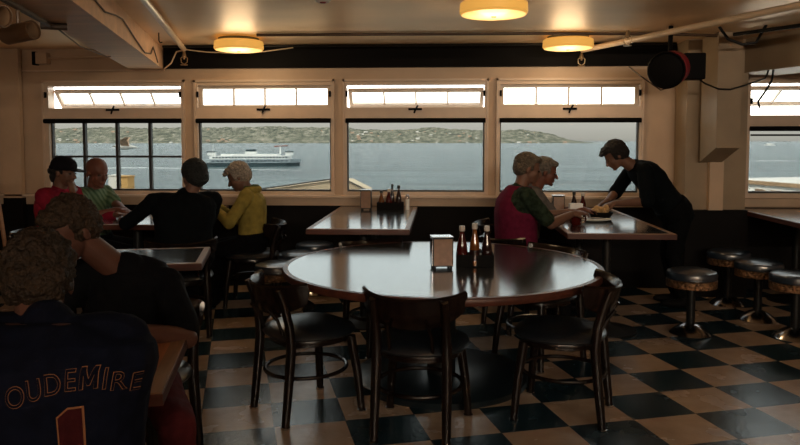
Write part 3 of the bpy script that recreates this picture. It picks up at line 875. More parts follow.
T5 = rect_table(2.93, 3.75, 5.30, 7.14, 0.83, 'window table at the right picture edge, bare and brightly lit')
T6 = rect_table(-2.35, -1.52, 4.02, 4.66, 0.79, 'small square table behind the diner facing us', posts=[0.0])
T6.rotation_euler.z = R(14)
T6.location = (-1.87, 4.18, 0)
# corner table of the two diners nearest the camera
T7 = rect_table(-1.70, -0.985, 2.05, 2.79, 0.73, 'wood-topped table between the two diners nearest the camera', rz=0.0, border=0.05, posts=[0.0], top=mat('orange_wood_top', (0.42, 0.15, 0.05), 0.4, nscale=10, namt=0.3, stretch=(4, 0.4, 4)))
T7.rotation_euler.z = R(13.5)
T7.location = (-1.285, 2.335, 0)

RC = Vector((0.01, 4.375, 0))
rt = empty('round_table', tuple(RC)); tag(rt, 'big round table with a brown rim in the middle of the floor', 'table')
MB().lathe([(0.0, 0.70), (0.955, 0.70), (0.955, 0.73), (0.0, 0.73)], seg=128).build('tabletop', M['tabletop'], rt)
MB().lathe([(0.9555, 0.690), (0.985, 0.690), (0.991, 0.700), (0.991, 0.722), (0.985, 0.731), (0.9555, 0.731)], seg=128, ring=True).build('wood_rim', M['edgewood'], rt, smooth=True)
MB().lathe([(0.09, 0.045), (0.09, 0.60), (0.28, 0.66), (0.28, 0.689)], seg=40).build('column', M['iron'], rt, smooth=True)
MB().lathe([(0.54, 0.0), (0.545, 0.035), (0.535, 0.042), (0.09, 0.045)], seg=96).build('base_plate', mat('base_plate_black', (0.007, 0.013, 0.017), 0.33, nscale=12, bump=0.05), rt, smooth=True)

# ---------------------------------------------------------------- chairs
def make_chair(label):
    """wide curved crest rail, round vinyl seat, ring stretcher; faces +Y"""
    root = empty('chair'); tag(root, label, 'chair')
    # upright + rear leg in one bent post
    for s in (-1, 1):
        MB().tube([(s * 0.17, -0.235, 0.008), (s * 0.168, -0.215, 0.20), (s * 0.165, -0.195, 0.42), (s * 0.163, -0.205, 0.54), (s * 0.165, -0.235, 0.66), (s * 0.165, -0.262, 0.735)],
                  [0.020, 0.023, 0.025, 0.023, 0.020, 0.017], seg=12).build('rear_leg', M['chair'], root, smooth=True)
        MB().tube([(s * 0.205, 0.195, 0.008), (s * 0.19, 0.18, 0.22), (s * 0.165, 0.155, 0.425)], [0.019, 0.023, 0.025], seg=12).build('front_leg', M['chair'], root, smooth=True)
        for q in ((s * 0.17, -0.235), (s * 0.205, 0.195)):
            MB().lathe([(0.022, 0.0), (0.024, 0.010), (0.020, 0.013)], c=(q[0], q[1], 0), seg=12).build('glide', M['chrome'], root, smooth=True)
    # crest rail
    c = bmesh.new(); n = 24; rows = []
    for i in range(n + 1):
        t = -1 + 2 * i / n
        a = t * R(62)
        x = 0.262 * math.sin(a) / math.sin(R(62)) * 0.92
        y = -0.275 + 0.155 * (1 - math.cos(a)) / (1 - math.cos(R(62)))
        top = 0.765 - 0.018 * math.cos(t * PI / 2) + 0.006 * t * t
        bot = 0.585 + 0.085 * abs(t) ** 2.2 + (0.05 if abs(t) > 0.98 else 0)
        lean = 0.05
        nv = Vector((math.sin(a) * 0.9, -math.cos(a), 0)).normalized() * 0.010
        mid = Vector((x, y, 0))
        row = []
        for z, o, th in ((bot, 0, .5), (bot + 0.01, 1, 1), ((bot + top) / 2, 1, 1), (top - 0.01, 1, 1), (top, 0, .5), (top - 0.01, -1, 1), ((bot + top) / 2, -1, 1), (bot + 0.01, -1, 1)):
            row.append(c.verts.new(mid + nv * o + Vector((0, -lean * (z - 0.66) / 0.10 * 0.5, z))))
        rows.append(row)
    for r0, r1 in zip(rows, rows[1:]):
        for k in range(8): c.faces.new((r0[k], r0[(k + 1) % 8], r1[(k + 1) % 8], r1[k]))
    c.faces.new(rows[0]); c.faces.new(rows[-1][::-1])
    k = MB.__new__(MB); k.bm = c
    k.build('crest_rail', M['chair'], root, smooth=True)
    # seat cushion and apron
    def outline(r, z, sq=1.0):
        return [Vector((r * math.copysign(abs(math.cos(a)) ** 0.86, math.cos(a)) * (1 + 0.06 * math.sin(a)), r * math.copysign(abs(math.sin(a)) ** 0.86, math.sin(a)), z)) for a in [2 * PI * q / 48 for q in range(48)]]
    def shell(rs, name, m):
        b = bmesh.new(); rg = [[b.verts.new(p) for p in outline(r, z)] for r, z in rs]
        for p, q in zip(rg, rg[1:]):
            for i in range(48): b.faces.new((p[i], p[(i + 1) % 48], q[(i + 1) % 48], q[i]))
        b.faces.new(rg[0][::-1]); b.faces.new(rg[-1])
        kk = MB.__new__(MB); kk.bm = b
        return kk.build(name, m, root, smooth=True)
    shell([(0.17, 0.405), (0.195, 0.405), (0.198, 0.435), (0.195, 0.440)], 'seat_frame', M['chair'])
    shell([(0.20, 0.441), (0.226, 0.445), (0.233, 0.456), (0.224, 0.474), (0.18, 0.494), (0.10, 0.506), (0.02, 0.508)], 'seat_cushion', M['vinyl'])
    # ring stretcher and brackets
    MB().tube([(0.205 * math.cos(a), 0.215 * math.sin(a) - 0.015, 0.245) for a in [2 * PI * q / 40 for q in range(40)]], 0.011, seg=8, closed=True).build('ring_stretcher', M['chair'], root, smooth=True)
    # inner hoop of the back
    MB().tube([(-0.10, -0.20, 0.46), (-0.10, -0.235, 0.56), (-0.09, -0.28, 0.62)], 0.009, seg=8).build('back_spindle', M['chair'], root, smooth=True)
    MB().tube([(0.10, -0.20, 0.46), (0.10, -0.235, 0.56), (0.09, -0.28, 0.62)], 0.009, seg=8).build('back_spindle', M['chair'], root, smooth=True)
    return root
proto = make_chair('dark chair seen from behind at the near side of the round table')
chairs = [
    (-0.10, 3.60, -11, None),
    (-0.735, 3.83, -49, 'dark chair at the left of the round table, its black seat catching the light'),
    (0.665, 3.85, 71, 'dark chair at the right of the round table, turned to face left'),
    (-0.42, 5.02, 214, 'dark chair behind the round table on the left, mostly hidden by it'),
    (0.68, 4.80, 128, 'dark chair tucked in behind the round table on the right'),
    (0.66, 5.62, -62, 'dark chair that the man in the maroon vest sits on'),
    (0.62, 6.45, -90, 'dark chair of the grey-haired man beside the maroon vest'),
    (-3.28, 5.72, -75, 'dark chair of the woman in the black cap'),
    (-1.74, 6.35, 95, 'dark chair of the white-haired diner in the yellow jacket'),
    (-0.98, 1.52, 12, 'dark chair under the diner in the lettered jersey'),
    (-1.36, 2.98, 172, 'dark chair under the diner in the black shirt facing us'),
    (-2.02, 5.30, 25, 'dark chair under the diner dressed in black at the left window table'),
    (-3.30, 6.45, -88, 'dark chair of the bald man in the green shirt'),
]
for x, y, a, lab in chairs:
    o = proto if lab is None else copy_tree(proto)
    if lab: o['label'] = lab
    o.location = (x, y, 0); o.rotation_euler.z = R(a); o.scale = (1.08, 1.06, 1.0)
# wooden high-backed chair against the left window pilaster
wc = empty('wooden_armchair', (-3.95, 6.35, 0), R(-75)); tag(wc, 'brown wooden slatted-back chair behind the woman in the cap', 'chair')
wd = mat('worn_brown_wood', (0.35, 0.17, 0.08), 0.45, nscale=12, namt=0.3)
MB().box((-0.22, -0.20, 0.43), (0.22, 0.22, 0.47), bev=0.008).build('seat', wd, wc)
for s in (-1, 1):
    MB().tube([(s * 0.2, -0.22, 0.0), (s * 0.2, -0.20, 0.45), (s * 0.23, -0.28, 1.10)], 0.02, seg=8).build('rear_leg', wd, wc, smooth=True)
    MB().tube([(s * 0.19, 0.19, 0.0), (s * 0.19, 0.19, 0.43)], 0.02, seg=8).build('front_leg', wd, wc, smooth=True)
MB().tube([(-0.25, -0.27, 1.09), (-0.1, -0.30, 1.13), (0.1, -0.30, 1.13), (0.25, -0.27, 1.09)], 0.028, seg=8).build('top_rail', wd, wc, smooth=True)
for k in range(4):
    x = -0.13 + k * 0.087
    MB().box((x - 0.012, -0.262, 0.5), (x + 0.012, -0.245, 1.10)).build('slat', wd, wc)

# ---------------------------------------------------------------- stools
band = mat('studded_bronze_band', (0.22, 0.12, 0.06), 0.35, 0.7, nscale=45, namt=0.8, bump=0.8, bscale=60)
blue = mat('blue_black_vinyl', (0.012, 0.022, 0.036), 0.34, nscale=20, bump=0.03, bscale=60, spec=0.9, coat=0.8)
def make_stool(label):
    root = empty('stool'); tag(root, label, 'stool')
    MB().lathe([(0.0, 0.44), (0.185, 0.44), (0.19, 0.475), (0.18, 0.495), (0.14, 0.508), (0.0, 0.512)], seg=40).build('seat_cushion', blue, root, smooth=True)
    MB().lathe([(0.165, 0.375), (0.186, 0.378), (0.188, 0.435), (0.165, 0.439)], seg=40, ring=True).build('studded_band', band, root, smooth=True)
    MB().lathe([(0.0, 0.37), (0.10, 0.372), (0.12, 0.374)], seg=24).build('seat_plate', M['iron'], root, smooth=True)
    MB().lathe([(0.032, 0.07), (0.032, 0.369)], seg=20).build('post', M['iron'], root, smooth=True)
    MB().lathe([(0.15, 0.0), (0.155, 0.008), (0.13, 0.035), (0.07, 0.075), (0.034, 0.09)], seg=36).build('domed_foot', M['chrome'], root, smooth=True)
    return root
sp0 = make_stool('round stool left of the empty window table, nearest of its row of three')
for x, y, lab in ((-1.33, 5.62, None), (-1.27, 6.18, 'round stool left of the empty window table, middle of its row of three'),
                  (-1.23, 6.78, 'round stool left of the empty window table, closest to the window'),
                  (1.95, 5.50, 'large round stool with a studded band, right of the food table'),
                  (2.66, 5.96, 'round stool with a chrome foot, farther of the two by the right table'),
                  (2.70, 5.42, 'round stool with a chrome foot, nearer of the two by the right table'),
                  (2.64, 6.52, 'dim round stool at the far end of the right table by the pillar')):
    o = sp0 if lab is None else copy_tree(sp0)
    if lab: o['label'] = lab
    o.location = (x, y, 0)
# napkin-lidded steel jug glinting by the pillar and on the chair back
def dome(x, y, z, label, par=None):
    root = empty('steel_sugar_bowl', (x, y, z)); tag(root, label, 'bowl')
    MB().lathe([(0.03, 0.0), (0.05, 0.01), (0.055, 0.05), (0.05, 0.055)], seg=24).build('bowl', M['iron'], root, smooth=True)
    MB().lathe([(0.052, 0.056), (0.045, 0.08), (0.02, 0.095), (0.0, 0.098)], seg=24).build('lid', M['chrome'], root, smooth=True)

# ---------------------------------------------------------------- things on the tables
def dispenser(x, y, z, h, rz, label, face, w_=0.062, d_=0.055, kind='napkin dispenser'):
    root = empty('napkin_dispenser', (x, y, z), rz); tag(root, label, kind)
    MB().box((-w_, -d_, 0.014), (w_, d_, h - 0.006), bev=0.004).build('body', M['iron'], root)
    MB().box((-w_ - 0.003, -d_ - 0.003, h - 0.006), (w_ + 0.003, d_ + 0.003, h), bev=0.002).build('lid', M['chrome'], root)
    MB().box((-w_ + 0.006, -d_ - 0.003, 0.022), (w_ - 0.006, -d_ - 0.0004, h - 0.014)).build('face_plate', face, root)
    MB().box((-w_ - 0.003, -d_ + 0.006, 0.022), (-w_ - 0.0004, d_ - 0.006, h - 0.014)).build('side_plate', M['chrome'], root)
    for sx in (-1, 1):
        for sy in (-1, 1):
            MB().lathe([(0.009, 0), (0.007, 0.014)], c=(sx * (w_ - 0.012), sy * (d_ - 0.012), 0), seg=10).build('foot', M['iron'], root, smooth=True)
    return root
def bottle(x, y, z, h, m, cap, label, r=0.03, grp=None):
    root = empty('sauce_bottle', (x, y, z)); tag(root, label, 'bottle', grp)
    MB().lathe([(0.0, 0.001), (r, 0.002), (r * 1.03, h * 0.06), (r, h * 0.42), (r * 0.88, h * 0.55), (r * 0.50, h * 0.74), (r * 0.42, h * 0.86), (r * 0.42, h * 0.865)], seg=20).build('body', m, root, smooth=True)
    MB().lathe([(r * 0.52, h * 0.866), (r * 0.56, h * 0.88), (r * 0.54, h * 0.995), (r * 0.4, h)], seg=20).build('cap', cap, root, smooth=True)
    MB().lathe([(r * 1.045, h * 0.12), (r * 1.045, h * 0.38), (r * 1.01, h * 0.38), (r * 1.01, h * 0.12)], seg=20, ring=True).build('label', m if m is not M['bottle_amber'] else M['bottle_dark'], root, smooth=True)
    return root
def rack(x, y, z, wx, wy, label):
    root = empty('condiment_rack', (x, y, z)); tag(root, label, 'condiment rack')
    h = 0.075
    b = MB().box((-wx, -wy, 0.0), (wx, wy, 0.0035)); b.build('tray', M['black'], root)
    b = MB()
    b.box((-wx, -wy, 0.0035), (wx, -wy + 0.003, h)); b.box((-wx, wy - 0.003, 0.0035), (wx, wy, h))
    b.box((-wx, -wy + 0.003, 0.0035), (-wx + 0.003, wy - 0.003, h)); b.box((wx - 0.003, -wy + 0.003, 0.0035), (wx, wy - 0.003, h))
    b.build('side_panel', M['black'], root)
    return root
def shaker(x, y, z, label, h=0.085, m=None):
    root = empty('shaker', (x, y, z)); tag(root, label, 'shaker')
    MB().lathe([(0.0, 0.0005), (0.021, 0.001), (0.019, h * 0.7), (0.017, h * 0.72)], seg=16).build('jar', m or M['china'], root, smooth=True)
    MB().lathe([(0.0185, h * 0.725), (0.019, h * 0.85), (0.010, h), (0.0, h * 1.01)], seg=16).build('cap', M['chrome'], root, smooth=True)

dispenser(0.010, 4.24, 0.73, 0.195, R(10), 'steel and brown napkin dispenser standing on the round table', M['napbrown'])
rack(0.215, 4.32, 0.731, 0.115, 0.06, 'black condiment rack holding the bottles on the round table')
zt = 0.7355
bottle(0.135, 4.30, zt, 0.245, M['bottle_red'], M['cap_white'], 'red ketchup bottle on the round table, next to the napkin dispenser', 0.033)
bottle(0.212, 4.29, zt, 0.262, M['bottle_amber'], M['cap_white'], 'amber sauce bottle on the round table, middle of the rack', 0.031)
bottle(0.288, 4.31, zt, 0.245, M['bottle_dark'], M['cap_white'], 'dark sauce bottle on the round table, at the rack\'s right', 0.031)
shaker(0.245, 4.35, zt, 'small shaker half hidden behind the bottles on the round table', 0.1)

# far end of the empty window table
zt = 0.831
dispenser(-0.72, 6.78, zt, 0.20, R(0), 'brown napkin dispenser at the window end of the empty table', M['napbrown'], 0.052, 0.05)
rack(-0.485, 6.80, zt, 0.13, 0.06, 'black condiment rack at the window end of the empty table')
zt = 0.8355
bottle(-0.575, 6.80, zt, 0.185, M['bottle_amber'], M['cap_black'], 'short amber bottle in the rack on the empty window table', 0.028)
bottle(-0.500, 6.79, zt, 0.20, M['bottle_red'], M['cap_white'], 'red sauce bottle in the rack on the empty window table', 0.031)
bottle(-0.405, 6.80, zt, 0.235, M['bottle_dark'], M['cap_black'], 'tall dark bottle in the rack on the empty window table', 0.028)
bottle(-0.47, 6.835, zt, 0.245, M['bottle_dark'], M['cap_black'], 'black-capped bottle behind the red one on the empty window table', 0.022)
shaker(-0.32, 6.80, 0.831, 'glass sugar shaker with a metal top beside the far condiment rack', 0.15, M['china'])

# waiter's table
zt = 0.831
dispenser(1.06, 6.35, zt, 0.185, R(0), 'brown napkin dispenser on the food table behind the diners\' arms', M['napbrown'], 0.052, 0.045)
bottle(1.20, 6.35, zt, 0.22, M['bottle_dark'], M['cap_black'], 'black-capped bottle on the food table beside the napkin dispenser', 0.028)
bottle(1.28, 6.36, zt, 0.205, M['bottle_red'], M['cap_white'], 'red sauce bottle on the food table between arms and hands', 0.030)
root = empty('menu_card', (1.17, 6.12, zt), R(5)); tag(root, 'folded white menu card standing on the food table', 'menu card')
b = MB()
b.box((-0.055, -0.03, 0.0), (0.055, -0.028, 0.13)); b.build('front_leaf', M['paper'], root)
b = MB(); b.box((-0.055, 0.02, 0.0), (0.055, 0.022, 0.13)); b.build('back_leaf', M['paper'], root)
b = MB(); b.box((-0.055, -0.03, 0.1301), (0.055, 0.022, 0.132)); b.build('fold', M['paper'], root)
# mug
root = empty('mug', (1.08, 5.62, zt)); tag(root, 'dark red-brown mug at the near end of the food table', 'mug')
MB().lathe([(0.0, 0.001), (0.036, 0.001), (0.043, 0.01), (0.045, 0.10), (0.041, 0.10), (0.038, 0.012), (0.0, 0.01)], seg=28).build('cup', M['bottle_red'], root, smooth=True)
MB().tube([(0.043, 0, 0.085), (0.07, 0, 0.08), (0.078, 0, 0.05), (0.068, 0, 0.025), (0.043, 0, 0.02)], 0.006, seg=8).build('handle', M['bottle_red'], root, smooth=True)
# plate with cutlery and dark sauce cup
root = empty('plate', (1.28, 5.92, zt)); tag(root, 'white oval plate lying under the diners\' hands on the food table', 'plate')
MB().lathe([(0.0, 0.003), (0.09, 0.003), (0.15, 0.016), (0.155, 0.02), (0.15, 0.021), (0.09, 0.010), (0.0, 0.009)], seg=40, sy=0.75).build('dish', M['china'], root, smooth=True)
root = empty('sandwich', (1.40, 6.18, zt + 0.002)); tag(root, 'toasted sandwich basket under the waiter\'s hands', 'sandwich')
MB().lathe([(0.0, 0.0), (0.08, 0.0), (0.11, 0.05), (0.105, 0.052), (0.078, 0.006), (0.0, 0.006)], seg=28, sy=0.75).build('basket', M['iron'], root, smooth=True)
b = MB()
for k in range(4): b.ell((-0.05 + k * 0.033, (k % 2) * 0.02 - 0.01, 0.06 + (k % 2) * 0.015), (0.045, 0.04, 0.028), Matrix.Rotation(0.5 * k, 3, 'Y'), 2)
b.remeshed('bread', M['bread'], root, voxel=0.005)
for k, (px, py, a) in enumerate(((1.30, 5.90, 0.5), (1.24, 5.95, 0.9))):
    root = empty('fork' if k == 0 else 'knife', (px, py, zt + 0.024), a); tag(root, 'dark fork resting across the white plate' if k == 0 else 'dark knife resting across the white plate', 'cutlery')
    MB().box((-0.10, -0.005, 0), (0.04, 0.005, 0.003)).build('grip', M['iron'], root)
    if k == 0:
        b = MB(); b.box((0.0401, -0.012, 0), (0.06, 0.012, 0.003))
        for q in range(4): b.box((0.06, -0.012 + q * 0.0068, 0), (0.095, -0.0085 + q * 0.0068, 0.002))
        b.build('head', M['iron'], root)
    else: MB().prism([(0.0401, -0.008), (0.10, -0.008), (0.115, 0.0), (0.10, 0.008), (0.0401, 0.006)], 0, 0.002).build('blade', M['chrome'], root)

# left window table
root = empty('bowl', (-2.42, 6.05, zt)); tag(root, 'small white bowl on the left window table', 'bowl')
MB().lathe([(0.0, 0.001), (0.035, 0.001), (0.055, 0.03), (0.066, 0.06), (0.062, 0.06), (0.05, 0.032), (0.0, 0.01)], seg=28).build('dish', M['china'], root, smooth=True)
MB().lathe([(0.0, 0.045), (0.056, 0.0455)], seg=20).build('soup', M['paper'], root)
dispenser(-2.30, 6.50, zt, 0.17, R(0), 'dark napkin dispenser on the left window table', M['iron'], 0.055, 0.045)
bottle(-2.235, 6.62, zt, 0.20, M['bottle_red'], M['cap_black'], 'red bottle behind the dark dispenser on the left window table', 0.022)
# ---------------------------------------------------------------- people
V = Vector
SK3 = mat('skin_tanned', (0.085, 0.036, 0.024), 0.5, nscale=14, namt=0.08, bump=0.06, bscale=120, spec=0.25)
def ik(S, W, l1, l2, hint):
    d = W - S; L = d.length
    L2 = min(L, (l1 + l2) * 0.995)
    u = d.normalized()
    a = (l1 * l1 - l2 * l2 + L2 * L2) / (2 * L2)
    h = math.sqrt(max(1e-6, l1 * l1 - a * a))
    n = (V(hint) - u * V(hint).dot(u)).normalized()
    return S + u * a + n * h, S + u * L2

def hand(mb, Wr, d, nrm, side, curl=0.5, s=1.0):
    """palm, four fingers of unequal length bent towards nrm, and a thumb off the palm's side"""
    d = d.normalized(); n = (nrm - d * nrm.dot(d)).normalized(); l = d.cross(n).normalized() * side
    q = Matrix((d, l, n)).transposed()
    mb.ell(Wr + d * 0.045 * s, (0.052 * s, 0.040 * s, 0.016 * s), q, 2)
    mb.cap(Wr - d * 0.01, Wr + d * 0.03 * s, 0.025 * s, 0.026 * s)
    for k, (o, ln) in enumerate(((0.031, 0.066), (0.0105, 0.076), (-0.0105, 0.070), (-0.031, 0.054))):
        b = Wr + d * (0.085 - abs(k - 1.2) * 0.006) * s + l * o * s
        spread = l * o * 0.5
        d1 = (d + n * curl * 0.5 + spread * 5 * 0.4).normalized(); d2 = (d + n * curl * 1.8).normalized(); d3 = (d * 0.5 + n * curl * 2.6).normalized()
        p1 = b + d1 * ln * 0.45 * s; p2 = p1 + d2 * ln * 0.32 * s; p3 = p2 + d3 * ln * 0.26 * s
        mb.cap(b - d * 0.02, p1, 0.0088 * s, 0.0082 * s, 8); mb.cap(p1, p2, 0.0082 * s, 0.0075 * s, 8); mb.cap(p2, p3, 0.0075 * s, 0.0062 * s, 8)
    t0 = Wr + d * 0.025 * s + l * 0.025 * s; t1 = t0 + (d * 0.7 + l * 0.8 + n * 0.35).normalized() * 0.042 * s; t2 = t1 + (d * 0.95 + l * 0.15 + n * 0.5).normalized() * 0.034 * s
    mb.cap(t0, t1, 0.0125 * s, 0.0105 * s, 8); mb.cap(t1, t2, 0.0105 * s, 0.008 * s, 8)

def person(name_label, P, N, yaw, head, hyaw, hpitch, arms, legs, shirt, trousers, skin, hair, voxel=0.008, wide=1.0, belly=0.0, sleeve='short',
           hairstyle='short', hs=1.0, shoes=None, group=None, glasses=False, hroll=0.0, chest=1.0, extras=None, shw=None, drop=None):
    drop = drop or {}
    shw = shw or 0.178 * wide * chest
    P, N, head = V(P), V(N), V(head)
    root = empty('person', (P.x, P.y, 0.0)); tag(root, name_label, 'person')
    org = V((P.x, P.y, 0))
    fw = V((math.cos(yaw), math.sin(yaw), 0)); lf = V((-math.sin(yaw), math.cos(yaw), 0))
    ax = (N - P).normalized()
    front = lf.cross(ax).normalized()
    if front.dot(fw) < 0: front = -front
    L = (N - P).length
    def torso(mb, e, top=1.0):
        secs = []
        for t, rx, ry, bulge in ((-0.16, .13, .095, 0), (0.0, .168, .118, 0), (.2, .160, .115 + belly * .6, 0.0), (.42, .158, .112 + belly, -.012), (.62, .172, .118 + belly * .3, -.022), (.80, .182, .112, -.022), (.90, .172, .092, -.012), (.96, .13, .072, -.004), (1.0, .072, .060, 0.0)):
            c = P + ax * L * t + front * (bulge + belly * 0.5 * (1 if 0.1 < t < 0.6 else 0))
            secs.append((c, lf, front, rx * wide * (chest if t > .5 else 1) + e, ry * wide ** 0.5 + e))
        mb.loft(secs)
    bd = MB()
    torso(bd, 0)
    for s_ in (-1, 1):
        bd.cap(N - ax * 0.045, P + ax * L * 0.92 + lf * s_ * min(0.150 * wide * chest, shw * .85) - V((0, 0, drop.get('L' if s_ > 0 else 'R', 0))), .050, .052)
    # head frame
    f = V((math.cos(hyaw) * math.cos(hpitch), math.sin(hyaw) * math.cos(hpitch), math.sin(hpitch)))
    hl = V((-math.sin(hyaw), math.cos(hyaw), 0))
    u = f.cross(hl).normalized()
    if hroll:
        rq = Matrix.Rotation(hroll, 3, f); hl = rq @ hl; u = rq @ u
    Q = Matrix((f, hl, u)).transposed()
    def H(a, b, c): return head + (f * a + hl * b + u * c) * hs
    def he(mb, c, r, sub=3): mb.ell(H(*c), [x * hs for x in r], Q, sub)
    bd.cap(N - ax * 0.06, H(-0.02, 0, -0.055), 0.060, 0.054)
    for c, r in (((-.012, 0, .030), (.098, .076, .086)), ((.028, 0, -.030), (.066, .060, .082)), ((.040, 0, -.082), (.044, .044, .030)),
                 ((.074, 0, -.100), (.020, .022, .016)), ((.072, 0, .018), (.020, .050, .012)), ((-.005, .076, -.015), (.018, .009, .030)), ((-.005, -.076, -.015), (.018, .009, .030)),
                 ((.050, .036, -.030), (.032, .022, .024)), ((.050, -.036, -.030), (.032, .022, .024)), ((.090, 0, -.062), (.010, .022, .006)), ((.088, 0, -.072), (.010, .019, .006))):
        he(bd, c, r)
    bd.cap(H(.088, 0, .006), H(.112, 0, -.034), .009 * hs, .014 * hs)
    S, E, W_ = {}, {}, {}
    hm = MB()
    for sd, s in (('L', 1), ('R', -1)):
        S[sd] = P + ax * L * 0.90 + lf * s * shw - V((0, 0, drop.get(sd, 0)))
        wr, hint, hd, nr, curl = arms[sd]
        E[sd], W_[sd] = ik(S[sd], V(wr), 0.285, 0.255, hint)
        bd.ell(S[sd], (.058, .058, .058), None, 2)
        bd.cap(S[sd], E[sd], .050, .040); bd.cap(E[sd], E[sd].lerp(W_[sd], .35), .041, .041); bd.cap(E[sd].lerp(W_[sd], .35), W_[sd], .041, .027)
        hand(bd, W_[sd], V(hd) if hd else (W_[sd] - E[sd]), V(nr), s, curl)
    K, A, HJ = {}, {}, {}
    for sd, s in (('L', 1), ('R', -1)):
        HJ[sd] = P + lf * s * 0.09 * wide - ax * 0.03
        K[sd], A[sd] = V(legs[sd][0]), V(legs[sd][1])
        bd.cap(HJ[sd], K[sd], .080, .054); bd.cap(K[sd], K[sd].lerp(A[sd], .3), .054, .054); bd.cap(K[sd].lerp(A[sd], .3), A[sd], .054, .036)
        fd = V(legs[sd][2]).normalized()
        bd.ell(A[sd] + fd * 0.07 + V((0, 0, -.045)), (.12, .042, .035), Matrix((fd, V((-fd.y, fd.x, 0)), V((0, 0, 1)))).transposed(), 2)
    bd.remeshed('body', skin, root, voxel=voxel, origin=None, smooth=2)
    # shirt
    sh = MB(); torso(sh, .013, top=0.99)
    sh.cap(N - ax * 0.07, N - ax * 0.012, .072, .066)
    for s_ in (-1, 1):
        sh.cap(N - ax * 0.050, P + ax * L * 0.92 + lf * s_ * min(0.150 * wide * chest, shw * .85) - V((0, 0, drop.get('L' if s_ > 0 else 'R', 0))), .061, .065)
    for sd in 'LR':
        sh.ell(S[sd], (.072, .072, .072), None, 2)
        if sleeve == 'long':
            sh.cap(S[sd], E[sd], .065, .054); sh.cap(E[sd], W_[sd].lerp(E[sd], .10), .054, .038)
        elif sleeve == 'vest': pass
        elif sleeve == 'none': pass
        else: sh.cap(S[sd], S[sd].lerp(E[sd], .80 if sleeve == 'short' else 1.0), .066, .064)
    def crumple(bm):
        for v in bm.verts:
            n = noise.noise(v.co * 11) * .006 + noise.noise(v.co * 27) * .0025
            v.co += v.normal * n
    sho = sh.remeshed('shirt', shirt, root, voxel=voxel, smooth=2, post=crumple)
    tr = MB()
    secs = []
    for t, rx, ry in ((-.20, .13, .10), (-.02, .178, .130), (.16, .172, .126)):
        secs.append((P + ax * L * t, lf, front, rx * wide + .012, ry * wide + .012 + belly * .5))
    tr.loft(secs)
    for sd in 'LR':
        tr.cap(HJ[sd], K[sd], .096, .068); tr.cap(K[sd], A[sd].lerp(K[sd], .12), .067, .056)
    tr.remeshed('trousers', trousers, root, voxel=voxel, smooth=2, post=crumple)
    shm = shoes or M['black']
    for sd in 'LR':
        fd = V(legs[sd][2]).normalized(); q = Matrix((fd, V((-fd.y, fd.x, 0)), V((0, 0, 1)))).transposed()
        b = MB(); b.ell(A[sd] + fd * 0.075 + V((0, 0, -.043)), (.138, .050, .042), q, 2); b.cap(A[sd] + V((0, 0, .02)), A[sd] + V((0, 0, -.04)), .046, .046)
        def flat(bm, z=A[sd].z - .078):
            for v in bm.verts: v.co.z = max(v.co.z, z)
        b.remeshed('shoe', shm, root, voxel=voxel, smooth=1, post=flat)
    # eyes
    for s in (-1, 1):
        MB().ell(H(.083, s * .031, -.004), (.012 * hs, .013 * hs, .008 * hs), Q, 2).build('eye', M['eye'], root, smooth='full')
    # hair
    if hair:
        hr = MB()
        if hairstyle in ('short', 'thick', 'curly'):
            g = {'short': 0.006, 'thick': 0.014, 'curly': 0.009}[hairstyle]
            he(hr, (-.020, 0, .036), (.100 + g, .078 + g, .088 + g))
            he(hr, (-.055, 0, -.005), (.062 + g, .074 + g, .070 + g))
            he(hr, (.045, 0, .082), (.050, .060, .026 + g))
            if hairstyle == 'thick': he(hr, (.085, .0, .078), (.030, .045, .020))
        elif hairstyle == 'fringe':   # receding crown, hair round the back and sides
            he(hr, (-.045, 0, -.002), (.070, .084, .052)); he(hr, (-.02, 0, .0), (.060, .082, .030))
        elif hairstyle == 'bun':
            he(hr, (-.020, 0, .034), (.104, .084, .090)); he(hr, (-.075, 0, -.05), (.050, .060, .060)); he(hr, (-.125, 0, -.01), (.035, .035, .035))
        rr = random.Random(3)
        def tuft(bm):
            amp = {'curly': .013, 'thick': .006}.get(hairstyle, .004)
            face_plane = .058 if hairstyle != 'thick' else .078
            for v in bm.verts:
                lo = v.co - head
                v.co += v.normal * (noise.noise(v.co * 45) * amp + abs(noise.noise(v.co * 95)) * amp * .7)
                a, c = lo.dot(f) / hs, lo.dot(u) / hs
                if a > .035 and c < .058: v.co -= f * (a - .035) * hs * 0.95   # keep the face clear
        ho = hr.remeshed('hair', hair, root, voxel=min(voxel, .006), smooth=1, post=tuft)
    if glasses:
        g = MB()
        for s in (-1, 1):
            g.tube([H(.100 + .002 * math.cos(t), s * .032 + .023 * math.cos(t), -.004 + .017 * math.sin(t)) for t in [2 * PI * k / 20 for k in range(20)]], .0018, seg=6, closed=True)
            g.tube([H(.098, s * .055, .0), H(.01, s * .082, .004)], .0018, seg=6)
        g.tube([H(.102, -.009, .0), H(.102, .009, .0)], .0018, seg=6)
        g.build('glasses', M['black'], root, smooth=True)
    if extras: extras(root, H, Q, he, sho, dict(S=S, E=E, W=W_, f=f, hl=hl, u=u, P=P, N=N, ax=ax, lf=lf, front=front, L=L))
    for ch in root.children: ch.location = -org
    return root, sho

def seated_legs(P, yaw, spread=0.12, reach=0.42, kz=None, az=0.085, side=0.09):
    P = V(P); fw = V((math.cos(yaw), math.sin(yaw), 0)); lf = V((-math.sin(yaw), math.cos(yaw), 0))
    kz = kz or 0.50
    out = {}
    for sd, s in (('L', 1), ('R', -1)):
        k = P + fw * reach + lf * s * spread; k.z = kz
        a = P + fw * (reach - .06) + lf * s * spread; a.z = az
        out[sd] = (k, a, fw)
    return out

